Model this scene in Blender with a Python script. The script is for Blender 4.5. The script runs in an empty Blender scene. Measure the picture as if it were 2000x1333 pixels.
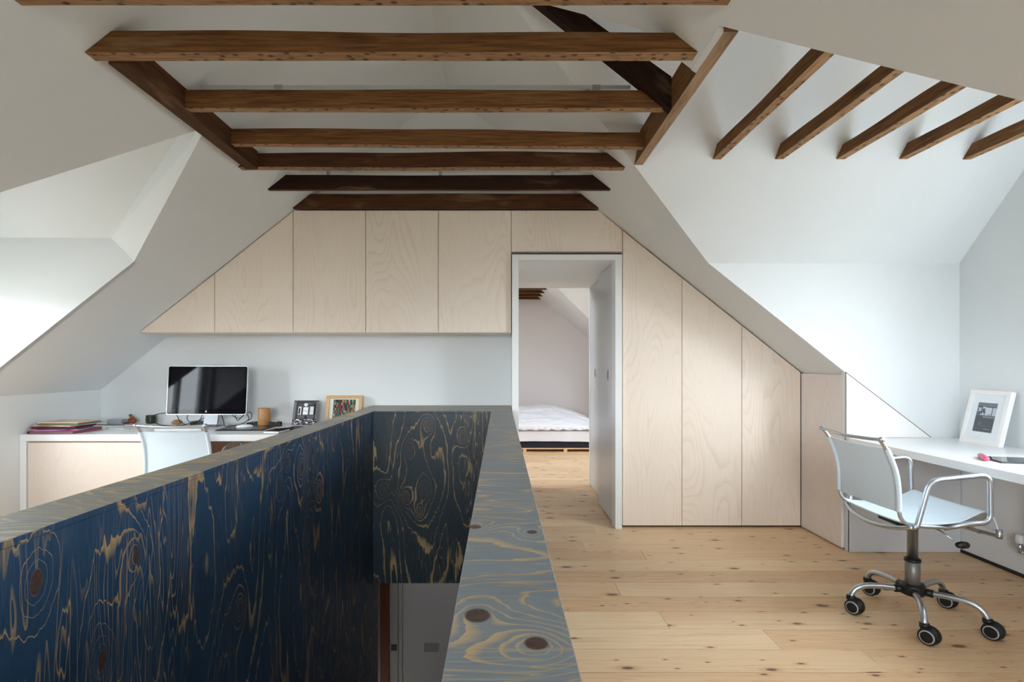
import bpy, bmesh, math, random
from mathutils import Vector, Matrix
from mathutils.geometry import tessellate_polygon
random.seed(7)
sc = bpy.context.scene
COL = sc.collection
PI = math.pi

# ------------------------------------------------------------------ camera
cam_d = bpy.data.cameras.new('camera')
cam = bpy.data.objects.new('camera', cam_d); COL.objects.link(cam)
cam.location = (0, 0, 1.30); cam.rotation_euler = (PI / 2, 0, 0)
cam_d.sensor_width = 36; cam_d.lens = 36 * 1060 / 2000
cam_d.shift_x = 0.012; cam_d.shift_y = 0.02225
cam_d.clip_start = 0.02; cam_d.clip_end = 200
sc.camera = cam

# ------------------------------------------------------------------ world: bright overcast sky above a duller ground
SKY = 8.3
w = bpy.data.worlds.new('overcast_sky'); sc.world = w; w.use_nodes = True
nt = w.node_tree; nt.nodes.clear()
wo = nt.nodes.new('ShaderNodeOutputWorld'); bg = nt.nodes.new('ShaderNodeBackground')
tc = nt.nodes.new('ShaderNodeTexCoord'); sp = nt.nodes.new('ShaderNodeSeparateXYZ'); rmp = nt.nodes.new('ShaderNodeValToRGB')
nt.links.new(tc.outputs['Generated'], sp.inputs[0]); 
mr = nt.nodes.new('ShaderNodeMapRange'); mr.inputs[1].default_value = -1; mr.inputs[2].default_value = 1
nt.links.new(sp.outputs[2], mr.inputs[0]); nt.links.new(mr.outputs[0], rmp.inputs[0])
e = rmp.color_ramp.elements
e[0].position = 0.47; e[0].color = (0.16, 0.165, 0.15, 1)
e[1].position = 0.53; e[1].color = (0.86, 0.94, 1.0, 1)
nt.links.new(rmp.outputs[0], bg.inputs[0]); bg.inputs[1].default_value = SKY
nt.links.new(bg.outputs[0], wo.inputs[0])
w.cycles.sampling_method = 'AUTOMATIC'

def portal(loc, rot, sx, sy):
    l = bpy.data.lights.new('window_portal', 'AREA'); l.shape = 'RECTANGLE'; l.size = sx; l.size_y = sy
    l.cycles.is_portal = True
    o = bpy.data.objects.new('window_portal', l); COL.objects.link(o); o.location = loc; o.rotation_euler = rot
portal((3.34, 1.97, 1.63), (0, PI / 2, 0), 1.6, 1.0)          # right dormer window (light travels to -X)
portal((-3.62, 2.895, 1.35), (0, -PI / 2, 0), .9, 1.15)       # left dormer window
portal((3.34, 1.97 + 4.895, 1.6), (0, PI / 2, 0), 1.6, 1.0)          # bedroom dormer window
portal((-.4, -2.76, 1.56), (PI / 2, 0, 0), 2.1, 1.4)          # fill window added in the gable behind the camera
portal((-1.62, 6.75, 2.68), (0, math.radians(-38), 0), .9, 1.1)   # roof window added to brighten the bedroom
sc.view_settings.view_transform = 'Standard'; sc.view_settings.look = 'None'
sc.view_settings.gamma = 1; sc.view_settings.use_curve_mapping = False
sc.view_settings.exposure = 2.0
sc.cycles.max_bounces = 14; sc.cycles.diffuse_bounces = 9; sc.cycles.glossy_bounces = 4; sc.cycles.transparent_max_bounces = 12

# ------------------------------------------------------------------ helpers
def lin(c):
    def f(v):
        v /= 255.0
        return v / 12.92 if v <= 0.04045 else ((v + 0.055) / 1.055) ** 2.4
    return (f(c[0]), f(c[1]), f(c[2]), 1.0)

class NB:
    """small node builder"""
    def __init__(s, name):
        s.m = bpy.data.materials.new(name); s.m.use_nodes = True; s.t = s.m.node_tree
        s.t.nodes.clear()
        s.out = s.t.nodes.new('ShaderNodeOutputMaterial'); s.b = s.t.nodes.new('ShaderNodeBsdfPrincipled')
        s.t.links.new(s.b.outputs[0], s.out.inputs[0])
    def put(s, sock, v):
        if isinstance(v, bpy.types.NodeSocket): s.t.links.new(v, sock)
        else: sock.default_value = v
    def math(s, op, a, b=0.0, c=0.0, clamp=False):
        n = s.t.nodes.new('ShaderNodeMath'); n.operation = op; n.use_clamp = clamp
        s.put(n.inputs[0], a); s.put(n.inputs[1], b)
        if op in ('MULTIPLY_ADD', 'SMOOTH_MIN', 'COMPARE'): s.put(n.inputs[2], c)
        return n.outputs[0]
    def comb(s, x, y, z=0.0):
        n = s.t.nodes.new('ShaderNodeCombineXYZ'); s.put(n.inputs[0], x); s.put(n.inputs[1], y); s.put(n.inputs[2], z); return n.outputs[0]
    def sep(s, v):
        n = s.t.nodes.new('ShaderNodeSeparateXYZ'); s.put(n.inputs[0], v); return n.outputs[0], n.outputs[1], n.outputs[2]
    def noise(s, vec, scale=1.0, detail=2.0, rough=0.5, dist=0.0):
        n = s.t.nodes.new('ShaderNodeTexNoise'); s.put(n.inputs['Vector'], vec); n.inputs['Scale'].default_value = scale
        n.inputs['Detail'].default_value = detail; n.inputs['Roughness'].default_value = rough; n.inputs['Distortion'].default_value = dist
        return n.outputs[0]
    def voro(s, vec, scale=1.0, rnd=1.0):
        n = s.t.nodes.new('ShaderNodeTexVoronoi'); s.put(n.inputs['Vector'], vec); n.inputs['Scale'].default_value = scale
        n.inputs['Randomness'].default_value = rnd; n.voronoi_dimensions = '2D'
        return n.outputs['Distance'], n.outputs['Color']
    def rng(s, v, a, b, c, d, smooth=True):
        n = s.t.nodes.new('ShaderNodeMapRange'); s.put(n.inputs[0], v)
        n.inputs[1].default_value = a; n.inputs[2].default_value = b; n.inputs[3].default_value = c; n.inputs[4].default_value = d
        if smooth: n.interpolation_type = 'SMOOTHSTEP'
        return n.outputs[0]
    def mix(s, f, a, b, mode='MIX'):
        n = s.t.nodes.new('ShaderNodeMix'); n.data_type = 'RGBA'; n.blend_type = mode
        s.put(n.inputs[0], f); s.put(n.inputs[6], a); s.put(n.inputs[7], b); return n.outputs[2]
    def uv(s):
        n = s.t.nodes.new('ShaderNodeUVMap'); n.uv_map = 'UVMap'; return s.sep(n.outputs[0])
    def objc(s):
        n = s.t.nodes.new('ShaderNodeTexCoord'); return n.outputs['Object']
    def rand(s):
        n = s.t.nodes.new('ShaderNodeObjectInfo'); return n.outputs['Random']
    def bump(s, h, strength=0.2, dist=0.002):
        n = s.t.nodes.new('ShaderNodeBump'); n.inputs['Strength'].default_value = strength; n.inputs['Distance'].default_value = dist
        s.put(n.inputs['Height'], h); s.t.links.new(n.outputs[0], s.b.inputs['Normal'])
    def fin(s, col, rough=0.5, metal=0.0, spec=None):
        s.put(s.b.inputs['Base Color'], col); s.put(s.b.inputs['Roughness'], rough); s.b.inputs['Metallic'].default_value = metal
        if spec is not None: s.b.inputs['Specular IOR Level'].default_value = spec
        return s.m

def plain(name, rgb, rough=0.5, metal=0.0, spec=None, var=0.04, scale=30):
    n = NB(name)
    v = n.noise(n.objc(), scale, 3)
    c = lin(rgb); lo = tuple(x * (1 - var) for x in c[:3]) + (1,); hi = tuple(min(1, x * (1 + var)) for x in c[:3]) + (1,)
    return n.fin(n.mix(v, lo, hi), rough, metal, spec)

def plaster(name, rgb):
    n = NB(name); g = n.objc()
    a = n.noise(g, 1.3, 3); c = lin(rgb)
    col = n.mix(a, tuple(x * .965 for x in c[:3]) + (1,), tuple(min(1, x * 1.03) for x in c[:3]) + (1,))
    n.bump(n.noise(g, 140, 3), 0.12, 0.0008)
    return n.fin(col, 0.65, 0, 0.3)

def grain_field(n, u, v, rings, knots, su=4.2, sv=0.85, seed=0.0, jag=0.05, kr=5.0, kasp=1.7):
    """height whose contour lines are the growth rings; u across, v along the grain"""
    wn = n.noise(n.comb(n.math('MULTIPLY', u, 9), n.math('MULTIPLY', v, 3.5), seed), 1, 2)
    u2 = n.math('ADD', u, n.math('MULTIPLY', n.math('SUBTRACT', wn, .5), .035))
    h = n.math('MULTIPLY', n.noise(n.comb(n.math('MULTIPLY', u2, su), n.math('MULTIPLY', v, sv), seed + 3.3), 1, 1.2, .45), rings)
    jn = n.noise(n.comb(n.math('MULTIPLY', u, 70), n.math('MULTIPLY', v, 7), seed), 1, 1)
    h = n.math('ADD', h, n.math('MULTIPLY', n.math('SUBTRACT', jn, .5), jag * 10))
    core = None
    for (ku, kv, r) in knots:
        du = n.math('DIVIDE', n.math('SUBTRACT', u2, ku), r); dv = n.math('DIVIDE', n.math('SUBTRACT', v, kv), r * kasp)
        d2 = n.math('ADD', n.math('MULTIPLY', du, du), n.math('MULTIPLY', dv, dv))
        d = n.math('SQRT', d2)
        g = n.math('MULTIPLY', n.math('EXPONENT', n.math('MULTIPLY', d, -.62)), kr)
        h = n.math('ADD', h, g)
        c = n.rng(d, .5, .7, 1, 0)
        core = c if core is None else n.math('MAXIMUM', core, c)
    return h, core

def stained_ply(name, knots, swap=False, rings=12.0, seed=0.0, su=4.2, sv=.85, blue=(40, 76, 110), blue2=(27, 46, 66), yel=(196, 170, 118), kr=7.0, fibmix=.35, fibc=(78, 92, 96), wr=(.05, .42)):
    n = NB(name); u, v, _ = n.uv()
    if swap: u, v = v, u
    h, core = grain_field(n, u, v, rings, knots, su, sv, seed, kr=kr, kasp=.85 if swap else 1.7)
    f = n.math('FRACT', h)
    wlow = n.noise(n.comb(n.math('MULTIPLY', u, 6), n.math('MULTIPLY', v, 2.2), seed + 9), 1, 2)
    wid = n.rng(wlow, .45, .75, wr[0], wr[1])
    line = n.math('SUBTRACT', 1, n.math('DIVIDE', f, wid), clamp=True)
    line = n.math('POWER', line, .75)
    edge = n.rng(f, .985, 1.0, 0, 1)
    line = n.math('MAXIMUM', line, edge)
    fib = n.noise(n.comb(n.math('MULTIPLY', u, 420), n.math('MULTIPLY', v, 14), seed), 1, 3)
    f2 = n.math('FRACT', n.math('MULTIPLY', n.noise(n.comb(n.math('MULTIPLY', u, 16 if su < 5 else 22), n.math('MULTIPLY', v, 1.1), seed + 21), 1, 1.5), 16))
    m2 = n.rng(n.noise(n.comb(n.math('MULTIPLY', u, 2.6), n.math('MULTIPLY', v, .7), seed + 31), 1, 1), .46, .6, 0, .75)
    line2 = n.math('MULTIPLY', n.math('SUBTRACT', 1, n.math('DIVIDE', f2, .22), clamp=True), m2)
    line = n.math('MAXIMUM', line, line2)
    line = n.math('MULTIPLY', line, n.rng(fib, .3, .55, .55, 1))
    blot = n.noise(n.comb(n.math('MULTIPLY', u, 5), n.math('MULTIPLY', v, 2), seed + 5), 1, 4)
    base = n.mix(blot, lin(blue2), lin(blue))
    base = n.mix(n.rng(fib, .46, .75, 0, fibmix), base, lin(fibc))
    ynoise = n.noise(n.comb(n.math('MULTIPLY', u, 3), n.math('MULTIPLY', v, 1.3), seed + 7), 1, 1)
    yc = n.mix(ynoise, lin(yel), lin((176, 134, 84)))
    col = n.mix(n.math('MULTIPLY', line, .9), base, yc)
    if core is not None:
        kc = n.mix(n.noise(n.comb(n.math('MULTIPLY', u, 90), n.math('MULTIPLY', v, 90)), 1, 3), lin((48, 36, 36)), lin((92, 70, 62)))
        col = n.mix(core, col, kc)
    n.bump(n.math('ADD', n.math('MULTIPLY', line, .6), fib), 0.18, 0.0008)
    return n.fin(col, n.rng(fib, .3, .7, .34, .5), 0, .45)

def birch_mat(name, rgb=(226, 209, 190), dark=(196, 172, 148), seed=0.0, swap=False):
    n = NB(name); u, v, _ = n.uv()
    if swap: u, v = v, u
    h, _c = grain_field(n, u, v, 23.0, [], 3.6, .7, seed, jag=.03)
    f = n.math('FRACT', h)
    line = n.math('POWER', n.math('SUBTRACT', 1, n.math('DIVIDE', f, .5), clamp=True), 1.5)
    fade = n.noise(n.comb(n.math('MULTIPLY', u, 3), n.math('MULTIPLY', v, 1), seed + 4), 1, 2)
    line = n.math('MULTIPLY', line, n.rng(fade, .38, .62, .08, .4))
    fib = n.noise(n.comb(n.math('MULTIPLY', u, 300), n.math('MULTIPLY', v, 8), seed), 1, 2)
    col = n.mix(line, lin(rgb), lin(dark))
    col = n.mix(n.rng(fib, .4, .8, 0, .22), col, lin(dark))
    tone = n.noise(n.comb(n.math('MULTIPLY', u, 1.4), n.math('MULTIPLY', v, .5), seed + 1), 1, 1)
    col = n.mix(n.rng(tone, .3, .7, 0, .12), col, lin((214, 186, 158)))
    return n.fin(col, .42, 0, .4)

def beam_mat(name, a, b, holes=True, seed=0.0):
    """u along the beam, v across it; the second material slot (underside) has nail holes"""
    n = NB(name); u, v, _ = n.uv()
    r = n.math('MULTIPLY', n.rand(), 37.0)
    g = n.noise(n.comb(n.math('MULTIPLY', u, 5), n.math('MULTIPLY', v, 90), r), 1, 5, .65, .6)
    p = n.noise(n.comb(n.math('MULTIPLY', u, 2.2), n.math('MULTIPLY', v, 9), n.math('ADD', r, 3.0)), 1, 4)
    col = n.mix(n.rng(g, .3, .7, 0, 1), lin(a), lin(b))
    col = n.mix(n.rng(p, .55, .75, 0, .55), col, lin((a[0] * .55, a[1] * .5, a[2] * .45)))
    col = n.mix(n.rng(p, .28, .42, .35, 0), col, lin((148, 122, 92)))
    if holes:
        d, c = n.voro(n.comb(n.math('MULTIPLY_ADD', u, 14, r), n.math('MULTIPLY', v, 21)), 1, .75)
        hole = n.rng(d, .07, .25, 1, 0)
        d2, c2 = n.voro(n.comb(n.math('MULTIPLY_ADD', u, 7, r), n.math('MULTIPLY', v, 30)), 1, .9)
        hole = n.math('MAXIMUM', hole, n.rng(d2, .05, .3, .4, 0))
        col = n.mix(n.math('MULTIPLY', hole, .85), col, lin((30, 14, 6)))
        saw = n.noise(n.comb(n.math('MULTIPLY', n.math('ADD', u, v), 140), 0.0, r), 1, 1)
        col = n.mix(n.rng(saw, .4, .65, 0, .25), col, lin((176, 150, 118)))
    n.bump(g, .5, .003)
    return n.fin(col, .75, 0, .2)

def floor_mat(name):
    n = NB(name); u, v, _ = n.uv(); r = n.rand(); r40 = n.math('MULTIPLY', r, 41.0)
    uu = n.math('ADD', u, r40)
    g = n.noise(n.comb(n.math('MULTIPLY', uu, 1.6), n.math('MULTIPLY', v, 55), r40), 1, 4, .55, .5)
    hh = n.math('MULTIPLY', n.noise(n.comb(n.math('MULTIPLY', uu, .9), n.math('MULTIPLY', v, 9), r40), 1, 1.5), 16)
    ring = n.math('POWER', n.math('FRACT', hh), 2.5)
    warm = n.noise(n.comb(n.math('MULTIPLY', uu, .8), n.math('MULTIPLY', v, 3), r40), 1, 2)
    light, mid, deep = lin((233, 204, 165)), lin((220, 182, 140)), lin((176, 122, 78))
    col = n.mix(n.rng(r, 0, 1, 0, .8, False), light, mid)
    col = n.mix(n.math('MULTIPLY', ring, n.rng(r, .45, 1, .12, .38)), col, deep)
    col = n.mix(n.rng(g, .5, .75, 0, .35), col, deep)
    col = n.mix(n.rng(warm, .5, .8, 0, .35), col, lin((206, 158, 112)))
    for (a, b, t, seed, keep) in ((3.0, 7.2, .085, 0.0, .6), (5.0, 14.0, .075, 5.3, .72)):
        wv = n.comb(n.math('MULTIPLY_ADD', uu, a, seed), n.math('MULTIPLY', v, b))
        d, c = n.voro(wv, 1, 1)
        cr, cg, cb = n.sep(c)
        on = n.math('GREATER_THAN', cr, keep)
        size = n.math('MULTIPLY_ADD', cg, t, t * .35)
        k = n.math('MULTIPLY', n.rng(n.math('DIVIDE', d, size), .55, 1.15, 1, 0), on)
        halo = n.math('MULTIPLY', n.rng(n.math('DIVIDE', d, size), 1.0, 2.6, .35, 0), on)
        col = n.mix(halo, col, lin((176, 122, 78)))
        col = n.mix(n.math('MULTIPLY', k, .88), col, lin((86, 52, 36)))
    n.bump(g, .15, .001)
    return n.fin(col, n.rng(g, .3, .7, .3, .45), 0, .45)

def vcol_mat(name, rough=.35):
    n = NB(name); a = n.t.nodes.new('ShaderNodeAttribute'); a.attribute_name = 'Col'
    return n.fin(a.outputs['Color'], rough)

def glass_mat(name):
    n = NB(name); t = n.t
    tr = t.nodes.new('ShaderNodeBsdfTransparent'); gl = t.nodes.new('ShaderNodeBsdfGlossy'); gl.inputs['Roughness'].default_value = .02
    mx = t.nodes.new('ShaderNodeMixShader'); fr = t.nodes.new('ShaderNodeFresnel'); fr.inputs[0].default_value = 1.45
    ge = t.nodes.new('ShaderNodeNewGeometry'); k = n.math('MULTIPLY', fr.outputs[0], n.math('SUBTRACT', 1.0, ge.outputs['Backfacing']))
    t.links.new(k, mx.inputs[0]); t.links.new(tr.outputs[0], mx.inputs[1]); t.links.new(gl.outputs[0], mx.inputs[2])
    t.links.new(mx.outputs[0], n.out.inputs[0]); return n.m

# ---- mesh building
def bx(bm, x0, x1, y0, y1, z0, z1, bev=0.0, mi=0):
    vs = [bm.verts.new(p) for p in ((x0, y0, z0), (x1, y0, z0), (x1, y1, z0), (x0, y1, z0), (x0, y0, z1), (x1, y0, z1), (x1, y1, z1), (x0, y1, z1))]
    fs = [bm.faces.new([vs[i] for i in q]) for q in ((3, 2, 1, 0), (4, 5, 6, 7), (0, 1, 5, 4), (1, 2, 6, 5), (2, 3, 7, 6), (3, 0, 4, 7))]
    for f in fs: f.material_index = mi
    if bev:
        es = set(e for f in fs for e in f.edges)
        bmesh.ops.bevel(bm, geom=list(es), offset=bev, segments=2, affect='EDGES', profile=.6)
    return vs

def prism(bm, pts, axis, a, b, mi=0):
    """extrude a 2D polygon (list of pairs in the plane across the axis) from a to b"""
    def P(p, t):
        return {'x': (t, p[0], p[1]), 'y': (p[0], t, p[1]), 'z': (p[0], p[1], t)}[axis]
    A = [bm.verts.new(P(p, a)) for p in pts]; B = [bm.verts.new(P(p, b)) for p in pts]
    fs = [bm.faces.new(A), bm.faces.new(B[::-1])]
    k = len(pts)
    for i in range(k): fs.append(bm.faces.new((A[i], B[i], B[(i + 1) % k], A[(i + 1) % k])))
    for f in fs: f.material_index = mi
    bmesh.ops.recalc_face_normals(bm, faces=fs)
    return fs

def sheet(bm, loops3, thick=None, normal=None):
    """planar polygon with holes (3D loops), optionally thickened along `normal`"""
    tris = tessellate_polygon([[Vector(p) for p in l] for l in loops3])
    flat = [p for l in loops3 for p in l]
    A = [bm.verts.new(p) for p in flat]
    for t in tris:
        try: bm.faces.new([A[i] for i in t])
        except ValueError: pass
    if thick:
        nv = Vector(normal) * thick
        B = [bm.verts.new(Vector(p) + nv) for p in flat]
        for t in tris:
            try: bm.faces.new([B[i] for i in t[::-1]])
            except ValueError: pass
        k = 0
        for l in loops3:
            for i in range(len(l)):
                j = (i + 1) % len(l)
                try: bm.faces.new((A[k + i], A[k + j], B[k + j], B[k + i]))
                except ValueError: pass
            k += len(l)
    bmesh.ops.recalc_face_normals(bm, faces=bm.faces)

def smooth_path(pts, n=6):
    pts = [Vector(p) for p in pts]; out = []
    if len(pts) < 3: return pts
    for i in range(len(pts) - 1):
        p0 = pts[max(i - 1, 0)]; p1 = pts[i]; p2 = pts[i + 1]; p3 = pts[min(i + 2, len(pts) - 1)]
        for k in range(n):
            t = k / n
            out.append(.5 * ((2 * p1) + (-p0 + p2) * t + (2 * p0 - 5 * p1 + 4 * p2 - p3) * t * t + (-p0 + 3 * p1 - 3 * p2 + p3) * t ** 3))
    out.append(pts[-1]); return out

def round_path(pts, r, n=5):
    """polyline with rounded corners"""
    pts = [Vector(p) for p in pts]; out = [pts[0]]
    for i in range(1, len(pts) - 1):
        a = (pts[i - 1] - pts[i]); b = (pts[i + 1] - pts[i]); ra = min(r, a.length * .48, b.length * .48)
        p = pts[i] + a.normalized() * ra; q = pts[i] + b.normalized() * ra
        for k in range(n + 1):
            t = k / n; out.append((1 - t) ** 2 * p + 2 * t * (1 - t) * pts[i] + t * t * q)
    out.append(pts[-1]); return out

def tube(bm, path, r, seg=10, cap=True, rs=None):
    path = [Vector(p) for p in path]; rings = []; prev = None
    for i, p in enumerate(path):
        d = (path[min(i + 1, len(path) - 1)] - path[max(i - 1, 0)]).normalized()
        if prev is None:
            up = Vector((0, 0, 1)) if abs(d.z) < .9 else Vector((1, 0, 0)); x = d.cross(up).normalized()
        else: x = (prev - d * prev.dot(d)).normalized()
        prev = x; y = d.cross(x); rr = rs[i] if rs else r
        rings.append([bm.verts.new(p + (x * math.cos(2 * PI * k / seg) + y * math.sin(2 * PI * k / seg)) * rr) for k in range(seg)])
    fs = []
    for a, b in zip(rings, rings[1:]):
        for k in range(seg): fs.append(bm.faces.new((a[k], a[(k + 1) % seg], b[(k + 1) % seg], b[k])))
    if cap: fs.append(bm.faces.new(rings[0][::-1])); fs.append(bm.faces.new(rings[-1]))
    for f in fs: f.smooth = True
    return fs

def lathe(bm, prof, c=(0, 0, 0), seg=20, axis='z', mat=None):
    """prof: list of (r, z)"""
    rings = []; c = Vector(c); new = []
    for (r, z) in prof:
        if r < 1e-5:
            v = bm.verts.new((0, 0, z)); rings.append([v] * seg); new.append(v)
        else:
            rg = [bm.verts.new((r * math.cos(2 * PI * k / seg), r * math.sin(2 * PI * k / seg), z)) for k in range(seg)]
            rings.append(rg); new += rg
    for a, b in zip(rings, rings[1:]):
        for k in range(seg):
            q = []
            for v in (a[k], a[(k + 1) % seg], b[(k + 1) % seg], b[k]):
                if v not in q: q.append(v)
            if len(q) > 2:
                f = bm.faces.new(q); f.smooth = True
    M = mat or Matrix.Identity(4)
    if axis == 'x': M = M @ Matrix.Rotation(PI / 2, 4, 'Y')
    if axis == 'y': M = M @ Matrix.Rotation(-PI / 2, 4, 'X')
    for v in new: v.co = (M @ v.co) + c

def obj(name, bm, mats, parent=None, origin=(0, 0, 0), kind=None, uvoff=(0, 0), uvf=None, autosm=False):
    me = bpy.data.meshes.new(name)
    bm.normal_update()
    uvl = bm.loops.layers.uv.get('UVMap') or bm.loops.layers.uv.new('UVMap')
    for f in bm.faces:
        nx, ny, nz = (abs(c) for c in f.normal)
        for l in f.loops:
            p = l.vert.co
            if uvf: uv = uvf(p, f)
            elif nx >= ny and nx >= nz: uv = (p.y, p.z)
            elif ny >= nz: uv = (p.x, p.z)
            else: uv = (p.x, p.y)
            l[uvl].uv = (uv[0] + uvoff[0], uv[1] + uvoff[1])
    o3 = Vector(origin)
    if o3.length > 0: bmesh.ops.translate(bm, verts=bm.verts, vec=-o3)
    bm.to_mesh(me); bm.free()
    if autosm:
        for p in me.polygons: p.use_smooth = True
        try: me.set_sharp_from_angle(angle=math.radians(40))
        except Exception: pass
    for m in (mats if isinstance(mats, (list, tuple)) else [mats]): me.materials.append(m)
    o = bpy.data.objects.new(name, me); COL.objects.link(o)
    if parent: o.parent = parent
    else: o.location = o3
    if kind: o['kind'] = kind
    return o

def thing(name, label, cat, loc=(0, 0, 0), rz=0.0, group=None):
    o = bpy.data.objects.new(name, None); COL.objects.link(o); o.location = loc; o.rotation_euler = (0, 0, rz)
    o.empty_display_size = .1
    o['label'] = label; o['category'] = cat
    if group: o['group'] = group
    return o
def tag(o, label, cat, group=None):
    o['label'] = label; o['category'] = cat
    if group: o['group'] = group
    return o
def struct(name, bm, mat, label=None, parent=None):
    o = obj(name, bm, mat, parent, kind=None if parent else 'structure')
    if label: o['label'] = label
    return o
def NM(): return bmesh.new()

# ------------------------------------------------------------------ materials
WHITE = plaster('white_plaster', (226, 229, 230))
WHITEP = plain('white_paint', (232, 234, 234), .35, 0, .4, .01)
DESKW = plain('white_lacquer', (236, 238, 240), .28, 0, .5, .01)
BIRCH = birch_mat('birch_plywood', (238, 225, 211), (212, 190, 170))
BIRCH2 = birch_mat('birch_plywood_pale', (234, 221, 210), (212, 192, 174), 11.0)
DARKGAP = plain('dark_recess', (40, 36, 32), .9)
BEAM = beam_mat('old_pine_beam', (88, 56, 28), (132, 92, 54), False)
BEAMU = beam_mat('old_pine_beam_underside', (128, 92, 60), (172, 134, 98), True)
BEAMD = beam_mat('dark_pine_beam', (58, 34, 18), (92, 58, 32), False)
BEAMX = beam_mat('blackened_rafter', (34, 17, 10), (52, 28, 16), False)
TRIMU = beam_mat('trimmer_underside', (140, 110, 84), (178, 148, 120), False)
FLOOR = floor_mat('pine_floorboard')
JOINT = plain('board_joint', (46, 30, 20), .9)
STEEL = plain('brushed_steel', (196, 203, 212), .34, 1.0, None, .03)
MESHF = plain('pale_grey_mesh_fabric', (208, 221, 230), .8, 0, .2, .05, 400)
BLACK = plain('black_plastic', (18, 18, 19), .4)
GREYR = plain('grey_rubber', (165, 172, 176), .6)
GLASS = glass_mat('window_glass')
PRINT = vcol_mat('printed_paper')

# ------------------------------------------------------------------ structure: numbers in metres
YC = 4.306            # front of the birch cupboards
YW = 4.71             # wall behind the desk
YB = 5.86             # bedroom side of the partition
YE = 10.4             # bedroom gable
YN = -2.6             # gable behind the camera
XL = -3.463; XR = 3.18
def zr(x): return 3.1475 - .798 * x
def zl(x): return 3.816 + .7917 * x
XRG = (3.1475 - 3.816) / (.798 + .7917); ZRG = zl(XRG)
nR = Vector((.798, 0, 1)).normalized(); nL = Vector((-.7917, 0, 1)).normalized()

# right slope with two dormer openings
DS = 1.05
def dopen(o):
    return [(1.444, 3.755 + o), (-.069, 2.605 + o), (.158, 2.574 + o), (.58, 2.244 + o), (.79, 2.24 + o), (.79, 1.952 + o), (1.444, 1.455 + o)]
R3 = lambda p: (p[0], p[1], zr(p[0]))
DO = 4.895
out = [(XRG, YN), (XR, YN), (XR, 1.455)] + dopen(0)[::-1] + [(XR, 3.755), (XR, 1.455 + DO)] + dopen(DO)[::-1] + [(XR, 3.755 + DO), (XR, YE), (XRG, YE)]
bm = NM(); sheet(bm, [[R3(p) for p in out]], .04, nR); struct('ceiling', bm, WHITE, 'white plastered roof slope on the right with a dormer opening')
# left slope with its dormer opening
L3 = lambda p: (p[0], p[1], zl(p[0]))
LA, LB, LN = (-1.577, 2.91), (-2.348, 3.485), (-2.348, 2.306)
out = [(XRG, YN), (XRG, YE), (XL, YE), (XL, 3.485), LB, LA, LN, (XL, 2.306), (XL, YN)]
RW = [(-1.9, 6.25), (-1.9, 7.25), (-1.25, 7.25), (-1.25, 6.25)]
bm = NM(); sheet(bm, [[L3(p) for p in out], [L3(p) for p in RW]], .04, nL); struct('ceiling', bm, WHITE, 'white plastered roof slope on the left with a dormer opening')

def right_dormer(o, idx):
    yf, yn, ym = 3.755 + o, 1.455 + o, 2.605 + o; zs = 1.995; zt = zs + DS * 1.15
    bm = NM()
    nf = Vector((0, DS, 1)).normalized(); nn = Vector((0, -DS, 1)).normalized()
    sheet(bm, [[(1.444, yf, zs), (-.069, ym, zt), (XR, ym, zt), (XR, yf, zs)]], .04, nf)
    sheet(bm, [[(1.444, yn, zs), (-.069, ym, zt), (XR, ym, zt), (XR, yn, zs)]], .04, nn)
    struct('ceiling_dormer', bm, WHITE)
    # cheeks
    bm = NM()
    yq = yf - .0015; sheet(bm, [[(1.444, yq, zs), (XR, yq, zs), (XR, yq, 0), (2.418, yq, 0), (2.418, yq, .789), (2.392, yq, .789), (2.392, yq, zr(2.392))]], .04, (0, 1, 0))
    struct('wall_dormer', bm, WHITE)
    bm = NM()
    yq = yn + .0015; sheet(bm, [[(1.444, yq, zs), (XR, yq, zs), (XR, yq, zr(XR))]], .04, (0, -1, 0))
    struct('wall_dormer', bm, WHITE)
    # window: opening y0..y1
    y0, y1, z0, z1 = 1.51 + o, 2.44 + o, .88, (2.38 if idx == 1 else 2.0)
    bm = NM()
    sheet(bm, [[(XR, yn - .3, 0), (XR, yf, 0), (XR, yf, zs), (XR, ym, zt), (XR, yn, zs), (XR, yn - .3, zs)], [(XR, y0, z0), (XR, y0, z1), (XR, y1, z1), (XR, y1, z0)]], .14, (1, 0, 0))
    struct('wall_right', bm, WHITE)
    win('window_%d' % idx, 'x', XR + .08, y0, y1, z0, z1)

def win(name, axis, c, a0, a1, z0, z1, sashes=2):
    """casement window with frame, mullion and panes, in the plane axis = c"""
    def B(bm, p0, p1, q0, q1, d0, d1):
        if axis == 'x': bx(bm, c + d0, c + d1, p0, p1, q0, q1)
        else: bx(bm, p0, p1, c + d0, c + d1, q0, q1)
    t = .05
    bm = NM()
    B(bm, a0, a1, z0, z0 + t, -.03, .03); B(bm, a0, a1, z1 - t, z1, -.03, .03)
    B(bm, a0, a0 + t, z0 + t, z1 - t, -.03, .03); B(bm, a1 - t, a1, z0 + t, z1 - t, -.03, .03)
    w = struct(name, bm, WHITEP)
    n = sashes; ww = (a1 - a0 - 2 * t) / n
    for i in range(n):
        p0 = a0 + t + ww * i; p1 = p0 + ww; s = .035
        bm = NM(); B(bm, p0, p1, z0 + t, z0 + t + s, -.02, .02); B(bm, p0, p1, z1 - t - s, z1 - t, -.02, .02)
        B(bm, p0, p0 + s, z0 + t + s, z1 - t - s, -.02, .02); B(bm, p1 - s, p1, z0 + t + s, z1 - t - s, -.02, .02)
        f = obj('sash', bm, WHITEP, w)
        bm = NM(); B(bm, p0 + s, p1 - s, z0 + t + s, z1 - t - s, -.003, .003); obj('pane', bm, GLASS, f)

right_dormer(0, 1)
right_dormer(DO, 3)

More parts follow.
